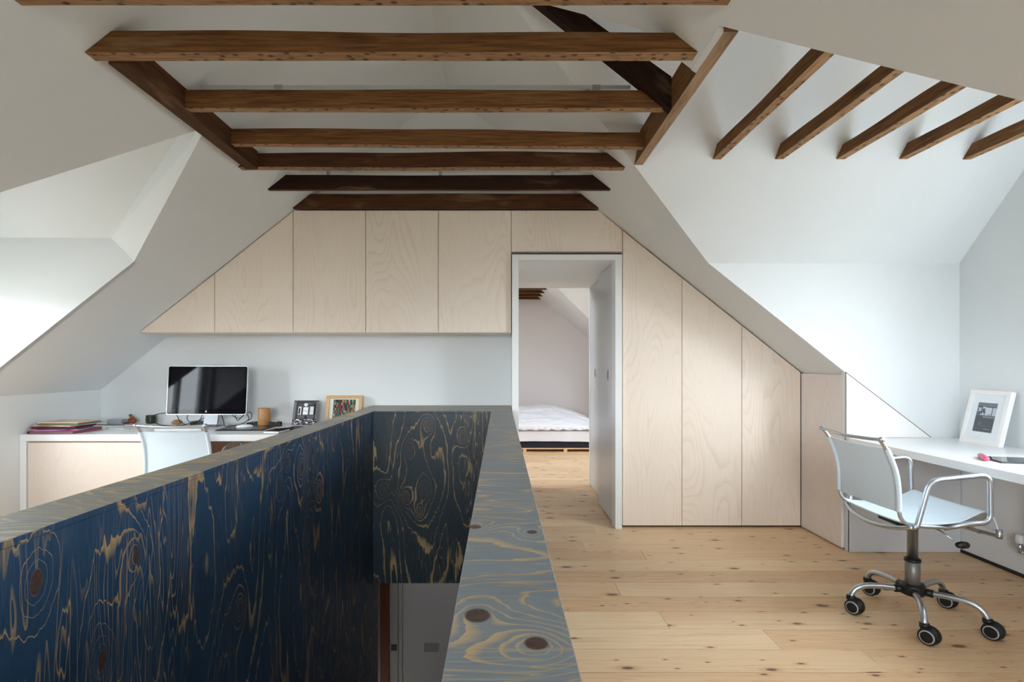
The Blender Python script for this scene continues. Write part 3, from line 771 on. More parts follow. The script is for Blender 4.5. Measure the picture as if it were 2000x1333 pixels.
# ------------------------------------------------------------------ radiator with valve under the right desk
t = thing('radiator', 'white panel radiator under the right desk, only its valve showing at the photo edge', 'radiator', (3.1, 2.4, .2)); ORD = (3.1, 2.4, .2)
RADW = plain('radiator_enamel', (225, 226, 226), .35)
bm = NM(); bx(bm, 3.09, 3.15, 1.9, 3.17, .16, .66, .006)
for i in range(21): bx(bm, 3.084, 3.09, 1.95 + i * .058, 1.975 + i * .058, .18, .64, .002)
obj('panel', bm, RADW, t, ORD)
bm = NM(); tube(bm, [(3.12, 3.16, .2), (3.12, 3.255, .2)], .008); tube(bm, [(3.12, 3.255, .17), (3.179, 3.255, .17)], .0075); tube(bm, [(3.12, 3.255, .165), (3.12, 3.255, .2)], .009); lathe(bm, [(0, 0), (.014, 0), (.016, .012), (.014, .03), (.01, .034), (0, .034)], (3.12, 3.255, .185)); obj('valve', bm, STEEL, t, ORD)
bm = NM(); lathe(bm, [(0, 0), (.019, 0), (.021, .01), (.021, .04), (.017, .052), (0, .052)], (3.12, 3.255, .222)); obj('valve_cap', bm, RADW, t, ORD)

# ------------------------------------------------------------------ office chair (faces local +X)
def make_chair(label, loc, rz, lift=0.0, axis=215):
    t = thing('office_chair', label, 'chair', loc, rz, 'pale mesh office chairs')
    HW = .225; Lf = lift
    def P(x, y, z): return (x, y, z + Lf)
    def fabric(prof, hw, th, curve=0.0, name='seat'):
        bm = NM(); pr = smooth_path([(a, 0, b) for a, b in prof], 4); rows = []
        ny = 8
        for side in (0, 1):
            rr = []
            for i, p in enumerate(pr):
                q0 = pr[max(i - 1, 0)]; q1 = pr[min(i + 1, len(pr) - 1)]; d = (q1 - q0).normalized(); nrm = Vector((-d.z, 0, d.x))
                row = []
                for j in range(ny + 1):
                    s = -1 + 2 * j / ny; sag = curve * (1 - s * s)
                    row.append(bm.verts.new((p.x + nrm.x * (th * side - sag), s * hw, p.z + Lf + nrm.z * (th * side - sag))))
                rr.append(row)
            rows.append(rr)
        A, B = rows
        for i in range(len(pr) - 1):
            for j in range(ny):
                bm.faces.new((A[i][j], A[i][j + 1], A[i + 1][j + 1], A[i + 1][j])); bm.faces.new((B[i][j], B[i + 1][j], B[i + 1][j + 1], B[i][j + 1]))
            bm.faces.new((A[i][0], A[i + 1][0], B[i + 1][0], B[i][0])); bm.faces.new((A[i][ny], B[i][ny], B[i + 1][ny], A[i + 1][ny]))
        for j in range(ny):
            bm.faces.new((A[0][j], B[0][j], B[0][j + 1], A[0][j + 1])); bm.faces.new((A[-1][j], A[-1][j + 1], B[-1][j + 1], B[-1][j]))
        bmesh.ops.recalc_face_normals(bm, faces=bm.faces)
        return obj(name, bm, MESHF, t, autosm=True)
    seat = fabric([(-.205, .54), (-.12, .537), (-.03, .538), (.06, .55), (.13, .58), (.175, .596), (.21, .578), (.238, .505)], HW - .006, .006, .006)
    back = fabric([(-.292, .897), (-.275, .86), (-.250, .79), (-.238, .72), (-.235, .65), (-.236, .598)], HW, .006, .012, 'backrest')
    # hem sleeves round the tubes
    for s in (-1, 1):
        bm = NM(); tube(bm, smooth_path([P(-.292, s * HW, .897), P(-.275, s * HW, .86), P(-.250, s * HW, .79), P(-.238, s * HW, .72), P(-.235, s * HW, .65), P(-.236, s * HW, .60)], 4), .0118, 10); obj('hem', bm, MESHF, back)
    for s in (-1, 1):
        bm = NM()
        tube(bm, smooth_path([P(-.330, s * .228, .943), P(-.306, s * HW, .915), P(-.275, s * HW, .86), P(-.250, s * HW, .79), P(-.238, s * HW, .72), P(-.235, s * HW, .62), P(-.228, s * HW, .575), P(-.205, s * HW, .548), P(-.17, s * HW, .538), P(-.1, s * HW, .53), P(0, s * HW * .9, .52)], 4), .0095, 10)
        obj('back_tube', bm, STEEL, t)
        bm = NM(); ya = s * .245
        tube(bm, round_path([P(-.185, ya, .532), P(-.165, ya, .538), P(-.105, ya, .752), P(.175, ya, .782), P(.178, ya, .555), P(.09, ya * .96, .548), P(.0, ya * .8, .515)], .05, 6), .0125, 12)
        obj('armrest', bm, STEEL, t)
    bm = NM(); tube(bm, smooth_path([P(-.325, -.236, .943), P(-.333, -.15, .938), P(-.345, 0, .934), P(-.333, .15, .938), P(-.325, .236, .943)], 5), .0085, 10)
    for s in (-1, 1): lathe(bm, [(0, -.008), (.0125, -.008), (.0125, .008), (0, .008)], P(-.325, s * .236, .943), 12, 'y')
    obj('top_rail', bm, STEEL, t)
    bm = NM(); tube(bm, smooth_path([P(-.185, -.245, .532), P(-.215, -.15, .505), P(-.225, 0, .49), P(-.215, .15, .505), P(-.185, .245, .532)], 5), .011, 10)
    obj('rear_cross_tube', bm, STEEL, t)
    bm = NM(); tube(bm, smooth_path([P(.236, -.235, .487), P(.225, -.1, .478), P(.222, 0, .475), P(.225, .1, .478), P(.236, .235, .487)], 5), .009, 10)
    for s in (-1, 1):
        lathe(bm, [(0, -.02), (.013, -.02), (.013, .02), (0, .02)], P(.238, s * .225, .495), 12)
        tube(bm, [P(.10, s * .2, .54), P(.20, s * .16, .483)], .007, 8)
    obj('front_cross_tube', bm, STEEL, t)
    bm = NM(); bx(bm, -.13, .12, -.07, .07, .488 + Lf, .512 + Lf, .004); bx(bm, -.1, .09, -.19, .19, .512 + Lf, .524 + Lf, .003); obj('mechanism', bm, BLACK, t)
    bm = NM(); tube(bm, [P(.0, -.06, .5), P(.03, -.13, .485), P(.055, -.19, .452)], .004, 8); lv = obj('lever', bm, STEEL, t)
    bm = NM(); lathe(bm, [(0, -.032), (.012, -.028), (.017, -.005), (.015, .02), (.007, .03), (0, .032)], P(.075, -.215, .44), 12, 'x'); obj('paddle', bm, BLACK, lv)
    bm = NM(); lathe(bm, [(0, .27), (.024, .27), (.024, .46 + Lf), (.033, .462 + Lf), (.033, .498 + Lf), (0, .498 + Lf)], seg=24); obj('column', bm, STEEL, t)
    bm = NM(); lathe(bm, [(0, .15), (.033, .15), (.0335, .288), (.027, .29), (0, .29)], seg=24); obj('column_sleeve', bm, plain('grey_sleeve', (132, 130, 128), .45, .6), t)
    bm = NM(); lathe(bm, [(.026, .287), (.037, .287), (.037, .299), (.026, .299)], seg=24); obj('sleeve_collar', bm, BLACK, t)
    bm = NM(); lathe(bm, [(0, .108), (.02, .108), (.022, .118), (.052, .12), (.056, .135), (.054, .165), (.046, .172), (0, .172)], seg=24)
    for k in range(5):
        a = math.radians(25.6 + 72 * k) - rz; tube(bm, [(.04 * math.cos(a), .04 * math.sin(a), .142), (.085 * math.cos(a), .085 * math.sin(a), .142)], .019, 10)
    obj('hub', bm, BLACK, t)
    ax = math.radians(axis) - rz
    for k in range(5):
        a = math.radians(25.6 + 72 * k) - rz; c, s = math.cos(a), math.sin(a)
        bm = NM(); tube(bm, smooth_path([(r * c, r * s, z) for r, z in ((.07, .142), (.14, .147), (.21, .145), (.25, .133), (.275, .112), (.288, .085))], 4), .0145, 10)
        leg = obj('leg', bm, STEEL, t)
        # caster: hood, two wheels with grey bands
        dv = Vector((math.cos(ax + PI / 2), math.sin(ax + PI / 2), 0)) * .018
        av = Vector((math.cos(ax), math.sin(ax), 0)); tip = Vector((.288 * c, .288 * s, 0)); wc = tip + dv + Vector((0, 0, .0385))
        Mx = Matrix.Rotation(ax, 4, 'Z') @ Matrix.Rotation(PI / 2, 4, 'Y')
        bm = NM(); lathe(bm, [(0, .068), (.021, .068), (.021, .088), (0, .088)], tip, 14)
        lathe(bm, [(0, -.009), (.034, -.009), (.034, .009), (0, .009)], wc, 18, mat=Mx)
        lathe(bm, [(0, -.025), (.031, -.023), (.042, -.008), (.042, .008), (.031, .023), (0, .025)], wc + Vector((0, 0, .004)) + dv * .25, 18, mat=Mx)
        for v in bm.verts:
            if v.co.z < .004: v.co.z = .004
        cs = obj('caster', bm, BLACK, t)
        for sg in (-1, 1):
            bm = NM(); lathe(bm, [(0, sg * .034), (.022, sg * .034), (.0265, sg * .033), (.0382, sg * .028), (.0382, sg * .012), (0, sg * .012)], wc, 24, mat=Mx); obj('wheel', bm, BLACK, cs)
            bm = NM(); lathe(bm, [(.0255, sg * .0345), (.0305, sg * .0335), (.0305, sg * .030), (.0255, sg * .030), (.0255, sg * .0345)], wc, 24, mat=Mx); obj('wheel_band', bm, GREYR, cs)
    return t
make_chair('pale mesh office chair with steel arms standing on the floor by the right desk', (2.12, 2.787, 0), 0.0)
make_chair('pale mesh office chair tucked under the left desk, only its back showing', (-2.225, 3.99, 0), math.radians(90), -.06, 250)

# ------------------------------------------------------------------ coloured flat prints
def print_obj(name, w, h, cells, parent=None, M=None, mat=None, base=(240, 240, 240)):
    """flat printed sheet in local x (0..w), z (0..h): cells (x0,x1,z0,z1,rgb) in 0..1"""
    bm = NM(); cl_ = bm.loops.layers.float_color.new('Col')
    def q(x0, x1, z0, z1, c, y):
        vs = [bm.verts.new((x0 * w, y, z0 * h)), bm.verts.new((x1 * w, y, z0 * h)), bm.verts.new((x1 * w, y, z1 * h)), bm.verts.new((x0 * w, y, z1 * h))]
        f = bm.faces.new(vs); L = lin(c)
        for l in f.loops: l[cl_] = L
    q(0, 1, 0, 1, base, 0)
    for i, (x0, x1, z0, z1, c) in enumerate(cells): q(x0, x1, z0, z1, c, -.00006 * (i % 40 + 1))
    if M is not None: bmesh.ops.transform(bm, matrix=M, verts=bm.verts)
    return obj(name, bm, mat or PRINT, parent)
rn = random.Random(3)
# black and white photograph of a room
def bw_room():
    g = lambda v: (v, v, v + 4)
    c = []
    for i in range(12): c.append((rn.uniform(0, .5), rn.uniform(.5, 1), .88 - i * .022, .90 - i * .022, g(rn.choice((30, 60, 130)))))
    c += [(0, .1, 0, .95, g(120)), (.9, 1, 0, .95, g(110)), (.1, .2, .3, .85, g(70)), (.2, .33, .42, .75, g(215)), (.22, .28, .45, .68, g(40)), (.4, .6, .42, .72, g(245)), (.4, .6, .56, .575, g(120)),
          (.67, .82, .42, .74, g(225)), (.67, .82, .56, .57, g(140)), (.84, .9, .4, .85, g(20)), (.42, .56, .78, .88, g(235)), (.46, .52, .74, .80, g(250)), (.33, .4, .3, .72, g(75)), (.6, .67, .3, .72, g(80)), (.2, .85, .26, .41, g(100)), (.48, .58, .22, .38, g(55))]
    for i in range(60):
        x = rn.uniform(0, .92); z = rn.uniform(0, .22); c.append((x, x + rn.uniform(.03, .12), z, z + rn.uniform(.01, .05), g(rn.choice((25, 60, 140, 190, 235, 245)))))
    return c
t = thing('photo_print', 'black and white photograph of a room leaning on the wall, left of the wooden frame', 'photograph', (-1.735, 4.52, ZD), math.radians(3))
t.rotation_euler = (math.radians(-22), 0, math.radians(3))
bm = NM(); bx(bm, 0, .205, .0005, .006, 0, .215, .001); obj('board', bm, plain('mount_edge', (150, 150, 150), .5), t)
print_obj('print', .205, .215, bw_room(), t, base=(72, 72, 76), mat=vcol_mat('glossy_photo', .15))
# wooden picture frame with colourful stripes
t = thing('picture_frame', 'light wooden frame holding a striped colourful picture, leaning on the wall over the desk', 'picture', (-1.483, 4.60, ZD))
t.rotation_euler = (math.radians(-14), 0, 0)
bm = NM(); fw, fh, fb = .307, .245, .026
bx(bm, 0, fw, -.012, .012, 0, fb, .001); bx(bm, 0, fw, -.012, .012, fh - fb, fh, .001); bx(bm, 0, fb, -.012, .012, fb, fh - fb, .001); bx(bm, fw - fb, fw, -.012, .012, fb, fh - fb, .001)
obj('frame', bm, birch_mat('oak_moulding', (214, 170, 118), (184, 136, 88), 4.0), t)
bm = NM(); bx(bm, fb, fw - fb, .0, .006, fb, fh - fb); obj('mat_board', bm, plain('mat_board', (214, 218, 214), .7), t)
cells = []
pal = [(120, 60, 40), (60, 40, 30), (190, 150, 60), (60, 110, 90), (40, 60, 110), (180, 170, 150), (90, 30, 30), (30, 30, 34), (200, 120, 60), (70, 150, 150), (150, 40, 40), (60, 150, 80)]
for i in range(28):
    for j in range(7):
        z0 = j / 7 + rn.uniform(-.02, .02); cells.append((i / 28, (i + .85) / 28, max(0, z0), min(1, z0 + .14), rn.choice(pal)))
print_obj('picture', .19, .165, cells, t, Matrix.Translation((.06, -.001, .045)), base=(40, 30, 26))

# right picture: white box frame leaning on the right wall
t = thing('picture_frame', 'white box frame with a small black and white print leaning on the right desk', 'picture', (3.045, 3.60, ZD))
t.rotation_euler = Vector((-.2, .0, math.radians(-90))).to_tuple() if False else (math.radians(-13.5), 0, math.radians(-90))
fw, fh, fb = .285, .35, .028
bm = NM(); bx(bm, 0, fw, 0, .032, 0, fb, .001); bx(bm, 0, fw, 0, .032, fh - fb, fh, .001); bx(bm, 0, fb, 0, .032, fb, fh - fb, .001); bx(bm, fw - fb, fw, 0, .032, fb, fh - fb, .001)
obj('frame', bm, plain('white_frame', (243, 240, 238), .35, 0, .5, .01), t)
bm = NM(); bx(bm, fb, fw - fb, .006, .012, fb, fh - fb); obj('mat_board', bm, plain('white_mat', (236, 240, 243), .7, 0, .3, .01), t)
g = lambda v: (v, v + 8, v + 16)
cells = [(0, 1, .88, 1, g(110)), (0, 1, .8, .88, g(80)), (0, .22, .7, .82, g(190)), (.02, .08, .72, .8, g(60)), (.22, .28, .55, .86, g(70)), (.28, .45, .72, .86, g(200)), (.30, .42, .68, .8, g(70)), (.46, .78, .57, .84, g(205)), (.78, .82, .5, .88, g(70)), (.82, 1, .57, .84, g(195)),
         (.2, .45, .57, .61, g(190)), (.3, .36, .6, .66, g(220)), (0, 1, 0, .54, g(62)), (.4, .98, .49, .53, g(170)), (.44, .98, .5, .515, g(60)), (.2, .42, .3, .33, g(95)), (.36, .9, .2, .215, g(100)), (.1, .8, .12, .13, g(90)), (.55, .9, .09, .12, g(120)), (.24, .36, .22, .28, g(100)), (.6, .78, .58, .62, g(150))]
print_obj('print', .135, .19, cells, t, Matrix.Translation((.075, .0055, .08)), base=g(84))
bm = NM(); bx(bm, fb, fw - fb, .001, .003, fb, fh - fb); obj('glazing', bm, GLASS, t)

# glossy sheets with pink edge on the right desk
t = thing('glossy_tablet', 'dark glossy tablet lying flat on the right desk', 'tablet', (2.62, 2.86, ZD), math.radians(-12))
bm = NM(); bx(bm, -.03, .24, -.085, .10, 0, .007, .002); obj('body', bm, plain('tablet_body', (40, 44, 52), .3), t)
bm = NM(); bx(bm, -.02, .23, -.075, .09, .0071, .0078); obj('screen', bm, plain('tablet_screen', (16, 20, 30), .06, 0, .6, 0), t)
bm = NM(); lathe(bm, [(0, -.075), (.013, -.075), (.015, -.06), (.015, .06), (.013, .075), (0, .075)], (0, 0, 0), 16, 'y')
for v in bm.verts: v.co.z = max(v.co.z * .8, -.012)
pc = obj('pink_roll', bm, plain('pink_glossy', (224, 88, 120), .25, 0, .6), None); pc.location = (2.585, 2.90, ZD + .0125); pc.rotation_euler = (0, 0, math.radians(-32))
tag(pc, 'pink glossy roll at the left edge of the tablet on the right desk', 'stationery')

# ------------------------------------------------------------------ things on the left desk
# monitor
MX, MY = -2.383, 4.405
t = thing('monitor', 'large black glass monitor with a silver edge and stand on the left desk', 'monitor', (MX, MY + .06, ZD), 0)
bm = NM(); Rm = Matrix.Translation((0, -.06, .097)) @ Matrix.Rotation(math.radians(-5), 4, 'X')
def rrect(w, h, r, n=6):
    pts = []
    for (cx, cz, a0) in ((w / 2 - r, h - r, 0), (-w / 2 + r, h - r, 90), (-w / 2 + r, r, 180), (w / 2 - r, r, 270)):
        for k in range(n + 1):
            a = math.radians(a0 + 90 * k / n); pts.append((cx + r * math.cos(a), cz + r * math.sin(a)))
    return pts
prism(bm, rrect(.652, .398, .016), 'y', 0, .022); bmesh.ops.transform(bm, matrix=Rm, verts=bm.verts); sh = obj('shell', bm, plain('aluminium', (190, 192, 195), .4, .9), t)
bm = NM(); prism(bm, rrect(.640, .386, .014), 'y', -.003, .0005); bmesh.ops.transform(bm, matrix=Rm @ Matrix.Translation((0, 0, .006)), verts=bm.verts); obj('bezel', bm, plain('black_glass', (8, 8, 10), .05, 0, .1, 0), t)
bm = NM(); prism(bm, [(-.298, .045), (.298, .045), (.298, .375), (-.298, .375)], 'y', -.0034, -.0028); bmesh.ops.transform(bm, matrix=Rm, verts=bm.verts); obj('screen', bm, plain('screen_glass', (12, 12, 20), .05, 0, .12, 0), t)
bm = NM()
ap = []
for k in range(24):
    a = 2 * PI * k / 24; r = .0065 * (1 - .18 * math.exp(-((a - PI / 2) / .35) ** 2) - .1 * math.exp(-((a - 1.5 * PI) / .3) ** 2)) 
    if abs(math.cos(a) - 1) < .12: r *= .68
    ap.append((r * math.cos(a), .025 + r * math.sin(a)))
prism(bm, ap, 'y', -.0045, -.0031); prism(bm, [(.0005, .0325), (.003, .0345), (.004, .0375), (.0015, .036)], 'y', -.0045, -.0031)
bmesh.ops.transform(bm, matrix=Rm, verts=bm.verts); obj('emblem', bm, plain('silver_emblem', (225, 225, 228), .4), t)
bm = NM(); prism(bm, [(-.02, .0), (.12, .0), (.12, .004), (.02, .006), (.01, .02), (.055, .2), (.045, .205), (-.005, .02)], 'x', -.055, .055); bmesh.ops.transform(bm, matrix=Matrix.Translation((.04, -.07, 0)), verts=bm.verts)
obj('stand', bm, plain('aluminium_stand', (140, 144, 148), .45, .9), t)

# cables round the monitor foot
def cable(label, pts, r, mat):
    bm = NM(); p = smooth_path(pts, 5); tube(bm, p, r, 8); o = obj('cable', bm, mat, None, tuple(pts[0])); tag(o, label, 'cable', 'cables around the monitor'); return o
BLKC = plain('black_cable', (16, 16, 17), .5); WHC = plain('white_cable', (220, 222, 224), .5)
ZZ = ZD + .004
cable('black cable looping up in a wide arc left of the monitor', [(-2.62, 4.50, .91), (-2.75, 4.52, .895), (-2.86, 4.5, .875), (-2.87, 4.48, .84), (-2.80, 4.46, .80), (-2.68, 4.44, ZZ), (-2.5, 4.43, ZZ), (-2.42, 4.45, ZZ)], .0035, BLKC)
cable('black cable rising diagonally to the lower edge of the monitor', [(-2.66, 4.47, ZZ), (-2.58, 4.46, .80), (-2.48, 4.46, .83), (-2.40, 4.47, .87), (-2.36, 4.48, .90)], .0035, BLKC)
cable('short black cable drooping by the left lower corner of the monitor', [(-2.70, 4.5, .9), (-2.67, 4.5, .86), (-2.65, 4.5, .82), (-2.60, 4.5, ZZ)], .003, BLKC)
cable('black cable curling between the monitor stand and the wooden cup', [(-2.24, 4.5, .9), (-2.2, 4.5, .86), (-2.14, 4.48, .85), (-2.10, 4.48, .89), (-2.08, 4.5, .84), (-2.14, 4.46, .80), (-2.22, 4.44, ZZ)], .003, BLKC)
cable('black cable hanging in a loop right of the monitor stand', [(-2.2, 4.5, .9), (-2.17, 4.49, .83), (-2.12, 4.48, .87), (-2.07, 4.5, .9), (-2.05, 4.48, .85), (-2.1, 4.45, .81), (-2.0, 4.42, ZZ), (-1.98, 4.5, ZZ)], .003, BLKC)
cable('black cable lying behind the graphics tablet', [(-2.2, 4.42, ZZ), (-2.1, 4.47, ZZ), (-2.02, 4.52, .815), (-1.98, 4.55, .82), (-1.93, 4.56, ZZ)], .003, BLKC)
cable('thin black cable on the desk between papers and figurine', [(-3.08, 4.45, ZZ), (-3.12, 4.5, ZZ), (-3.22, 4.5, ZZ), (-3.36, 4.52, ZZ)][::-1], .003, BLKC)
cable('white cable lying on the desk below the figurine', [(-3.16, 4.35, ZZ), (-3.1, 4.42, ZZ), (-3.0, 4.44, ZZ), (-2.9, 4.38, ZZ), (-2.7, 4.40, ZZ), (-2.6, 4.42, ZZ)], .0035, WHC)
cable('white earphone cord tangled in front of the figurine', [(-3.10, 4.28, ZZ), (-3.02, 4.2, ZZ), (-2.95, 4.26, ZZ), (-3.02, 4.32, ZZ), (-3.08, 4.25, ZZ), (-2.92, 4.22, ZZ)], .002, WHC)

cable('black cable tangled with the white ones left of the monitor stand', [(-2.55, 4.46, .9), (-2.57, 4.46, .85), (-2.52, 4.45, .81), (-2.47, 4.47, .84), (-2.44, 4.46, .89)], .003, BLKC)
cable('thick black cable plugged beside the monitor stand', [(-2.40, 4.5, .89), (-2.41, 4.49, .84), (-2.43, 4.45, .80), (-2.47, 4.38, ZZ)], .0045, BLKC)
cable('black cable running from the stand towards the mouse', [(-2.30, 4.48, .89), (-2.27, 4.46, .83), (-2.24, 4.42, ZZ), (-2.18, 4.36, ZZ + .004)], .003, BLKC)

# dock and bits below the monitor
bm = NM(); bx(bm, -2.56, -2.42, 4.48, 4.56, ZD, ZD + .035, .008); tag(obj('adapter', bm, BLACK, None, (-2.5, 4.52, ZD)), 'black power adapter on the desk below the left half of the monitor', 'adapter')
bm = NM(); bx(bm, -2.10, -1.93, 4.50, 4.60, ZD, ZD + .022, .004); tag(obj('adapter', bm, BLACK, None, (-2.0, 4.55, ZD)), 'flat black box on the desk behind the wooden cup', 'adapter')
bm = NM(); lathe(bm, [(0, 0), (.036, .002), (.042, .012), (.036, .026), (.02, .036), (0, .038)], (-2.735, 4.60, ZD), 20); tag(obj('wooden_dome', bm, birch_mat('warm_wood', (178, 126, 74), (140, 90, 48), 9.0), None, (-2.735, 4.60, ZD)), 'small rounded wooden dome below the left edge of the monitor', 'ornament')
# keyboard
t = thing('keyboard', 'thin white keyboard lying in front of the monitor behind the chair back', 'keyboard', (-2.46, 4.2, ZD))
bm = NM(); bx(bm, -.18, .18, -.055, .055, 0, .008, .002); obj('base', bm, plain('keyboard_base', (200, 202, 204), .4, .3), t)
bm = NM()
for r in range(5):
    for c in range(14): bx(bm, -.172 + c * .0247, -.172 + c * .0247 + .021, -.048 + r * .0195, -.048 + r * .0195 + .016, .008, .0105)
o = obj('keys', bm, WHITEP, t); o['kind'] = 'stuff'
# graphics tablet, mouse, cup, black stand, notebooks, pen
t = thing('graphics_tablet', 'flat black graphics tablet lying under the mouse and wooden cup', 'tablet', (-2.0, 4.27, ZD), math.radians(2))
bm = NM(); bx(bm, -.17, .19, -.14, .16, 0, .007, .003); obj('body', bm, plain('tablet_black', (22, 22, 26), .28), t)
bm = NM(); bx(bm, -.14, .16, -.1, .12, .0071, .0076); obj('pad', bm, plain('tablet_pad', (34, 34, 38), .22), t)
bm = NM(); lathe(bm, [(.0, 0), (1, .0), (1.02, .3), (.9, .7), (.6, .95), (0, 1.05)], (0, 0, 0), 20)
bmesh.ops.transform(bm, matrix=Matrix.Translation((-2.02, 4.30, ZD + .008)) @ Matrix.Rotation(.35, 4, 'Z') @ Matrix.Diagonal((.062, .032, .022, 1)), verts=bm.verts)
tag(obj('mouse', bm, DESKW, None, (-2.02, 4.30, ZD + .008)), 'white computer mouse resting on the black graphics tablet', 'mouse')
bm = NM(); lathe(bm, [(0, 0), (.048, 0), (.0495, .004), (.0495, .134), (.047, .138), (.044, .134), (.044, .01), (0, .01)], (-1.935, 4.46, ZD + .0085), 28)
ow = birch_mat('cup_wood', (172, 124, 76), (124, 80, 44), 14.0); tag(obj('pen_cup', bm, ow, None, (-1.935, 4.46, ZD), autosm=True, uvf=lambda p, f: (math.atan2(p.y - 4.46, p.x + 1.935) * .05, p.z)), 'cylindrical wooden pen cup standing right of the monitor', 'cup')
t = thing('desk_gadget', 'small black holder with pale wooden discs on top beside the cup', 'holder', (-1.835, 4.44, ZD))
bm = NM(); bx(bm, -.048, .048, -.025, .025, 0, .03, .006); bx(bm, -.045, -.01, -.02, .02, .03, .037, .003); bx(bm, .012, .045, -.02, .02, .03, .037, .003); obj('body', bm, BLACK, t)
bm = NM(); lathe(bm, [(0, 0), (.014, 0), (.014, .006), (0, .006)], (-.01, 0, .036), 16); lathe(bm, [(0, 0), (.014, 0), (.014, .006), (0, .006)], (.022, 0, .038), 16); obj('disc', bm, birch_mat('disc_wood', (216, 176, 120), (190, 150, 100), 1.0), t)
t = thing('notebook', 'black-covered notebook with white page edges near the balustrade', 'notebook', (-1.66, 4.02, ZD), math.radians(-4))
bm = NM(); bx(bm, -.06, .05, -.06, .12, .002, .016); obj('pages', bm, plain('page_edges', (232, 232, 228), .8), t)
bm = NM(); bx(bm, -.062, .052, -.062, .122, 0, .002); bx(bm, -.062, .052, -.058, .122, .016, .018, .0006); obj('cover', bm, plain('black_cloth', (26, 26, 30), .6), t)
bm = NM(); bx(bm, -1.66, -1.5, 4.16, 4.36, ZD, ZD + .01, .003); tag(obj('notebook', bm, plain('black_leather', (20, 20, 24), .5), None, (-1.6, 4.3, ZD)), 'thin black notebook lying flat behind the one with white pages', 'notebook')
bm = NM(); tube(bm, [(-1.665, 4.02, ZD + .024), (-1.57, 4.13, ZD + .024)], .006, 10); tag(obj('pen', bm, BLACK, None, (-1.64, 4.02, ZD)), 'thick black pen lying across the notebook', 'pen')
# dark green pot
t = thing('small_pot', 'small dark green glazed pot against the wall left of the monitor', 'pot', (-2.985, 4.645, ZD))
bm = NM(); lathe(bm, [(0, 0), (.032, 0), (.038, .01), (.040, .035), (.038, .06), (.039, .068), (.035, .068), (.034, .05), (0, .02)], seg=24); obj('body', bm, plain('green_glaze', (40, 56, 44), .25, 0, .6, .3, 60), t)
bm = NM(); lathe(bm, [(.0345, .064), (.0395, .064), (.0395, .070), (.0345, .070), (.0345, .064)], seg=24); obj('rim', bm, plain('brown_glaze', (90, 50, 30), .3), t)
# figurine: seated brown ceramic figure leaning forward
t = thing('figurine', 'small brown ceramic figurine with a blue and white cap sitting by the wall', 'figurine', (-3.13, 4.62, ZD))
bm = NM(); BRN = plain('brown_ceramic', (128, 66, 34), .3, 0, .6, .2, 60)
def blob(bm, c, r, sx=1, sy=1, sz=1, seg=14):
    pr = [(math.sin(PI * k / 8), -math.cos(PI * k / 8)) for k in range(9)]
    pr = [(0 if i in (0, 8) else a, b) for i, (a, b) in enumerate(pr)]
    lathe(bm, pr, c, seg, mat=Matrix.Diagonal((r * sx, r * sy, r * sz, 1)))
blob(bm, (.012, 0, .026), .024, 1.1, .9, 1.05); blob(bm, (.004, 0, .045), .018, 1, .8, 1)
tube(bm, smooth_path([(.0, -.016, .045), (-.016, -.02, .03), (-.02, -.008, .044)], 4), .006, 8); tube(bm, smooth_path([(.0, .016, .045), (-.016, .02, .03), (-.02, .008, .044)], 4), .006, 8)
tube(bm, smooth_path([(.012, -.014, .012), (-.018, -.016, .018), (-.04, -.014, .008)], 4), .009, 8); tube(bm, smooth_path([(.012, .014, .012), (-.018, .016, .018), (-.04, .014, .008)], 4), .009, 8)
obj('body', bm, BRN, t)
bm = NM(); blob(bm, (-.010, 0, .062), .0125, 1, .9, 1); tube(bm, [(-.018, 0, .06), (-.026, 0, .057)], .005, 8, rs=[.006, .004]); hd = obj('head', bm, plain('tan_ceramic', (178, 112, 74), .3), t)
bm = NM(); lathe(bm, [(0, .0), (.014, 0), (.0125, .008), (.006, .013), (0, .014)], (-.013, 0, .069), 14); obj('cap', bm, plain('blue_cap', (70, 96, 122), .5, 0, .4, .4, 300), hd)
bm = NM(); bx(bm, -.062, -.034, -.02, .02, 0, .012, .004); obj('feet', bm, plain('dark_feet', (40, 30, 28), .4), t)
bm = NM(); bx(bm, -3.33, -3.21, 4.60, 4.68, ZD, ZD + .038, .006); tag(obj('case', bm, plain('lavender_grey_plastic', (166, 170, 180), .35), None, (-3.27, 4.64, ZD)), 'pale grey plastic box against the wall left of the figurine', 'box')

# pile of folders and papers, one thing each
PG = 'folders and papers piled on the left desk'
def leafpile(label, cat, cx, cy, wd, ln, z, th, rot, col, spine=None, edge=None):
    nm = 'folder' if cat == 'folder' else 'paper_sheaf'
    t = thing(nm, label, cat, (cx, cy, z), math.radians(rot), PG)
    m = plain(nm + '_cover', col, .45, 0, .4, .05)
    bm = NM()
    if th > .006:
        bx(bm, -wd / 2, wd / 2, -ln / 2, ln / 2, 0, .0028); bx(bm, -wd / 2, wd / 2, -ln / 2, ln / 2, th - .0034, th)
        obj('cover', bm, m, t)
        bm = NM(); bx(bm, -wd / 2 + .006, wd / 2 - .006, -ln / 2 + .006, ln / 2 - .004, .0029, th - .0035); obj('pages', bm, plain('folder_filling', edge or (226, 222, 214), .8), t)
        if spine:
            bm = NM(); bx(bm, -wd / 2 - .001, -wd / 2 + .008, -ln / 2, ln / 2, 0, th, .002); obj('spine', bm, plain('folder_spine', spine, .5), t)
    else:
        bx(bm, -wd / 2, wd / 2, -ln / 2, ln / 2, 0, th); obj('sheets', bm, m, t)
pz = ZD
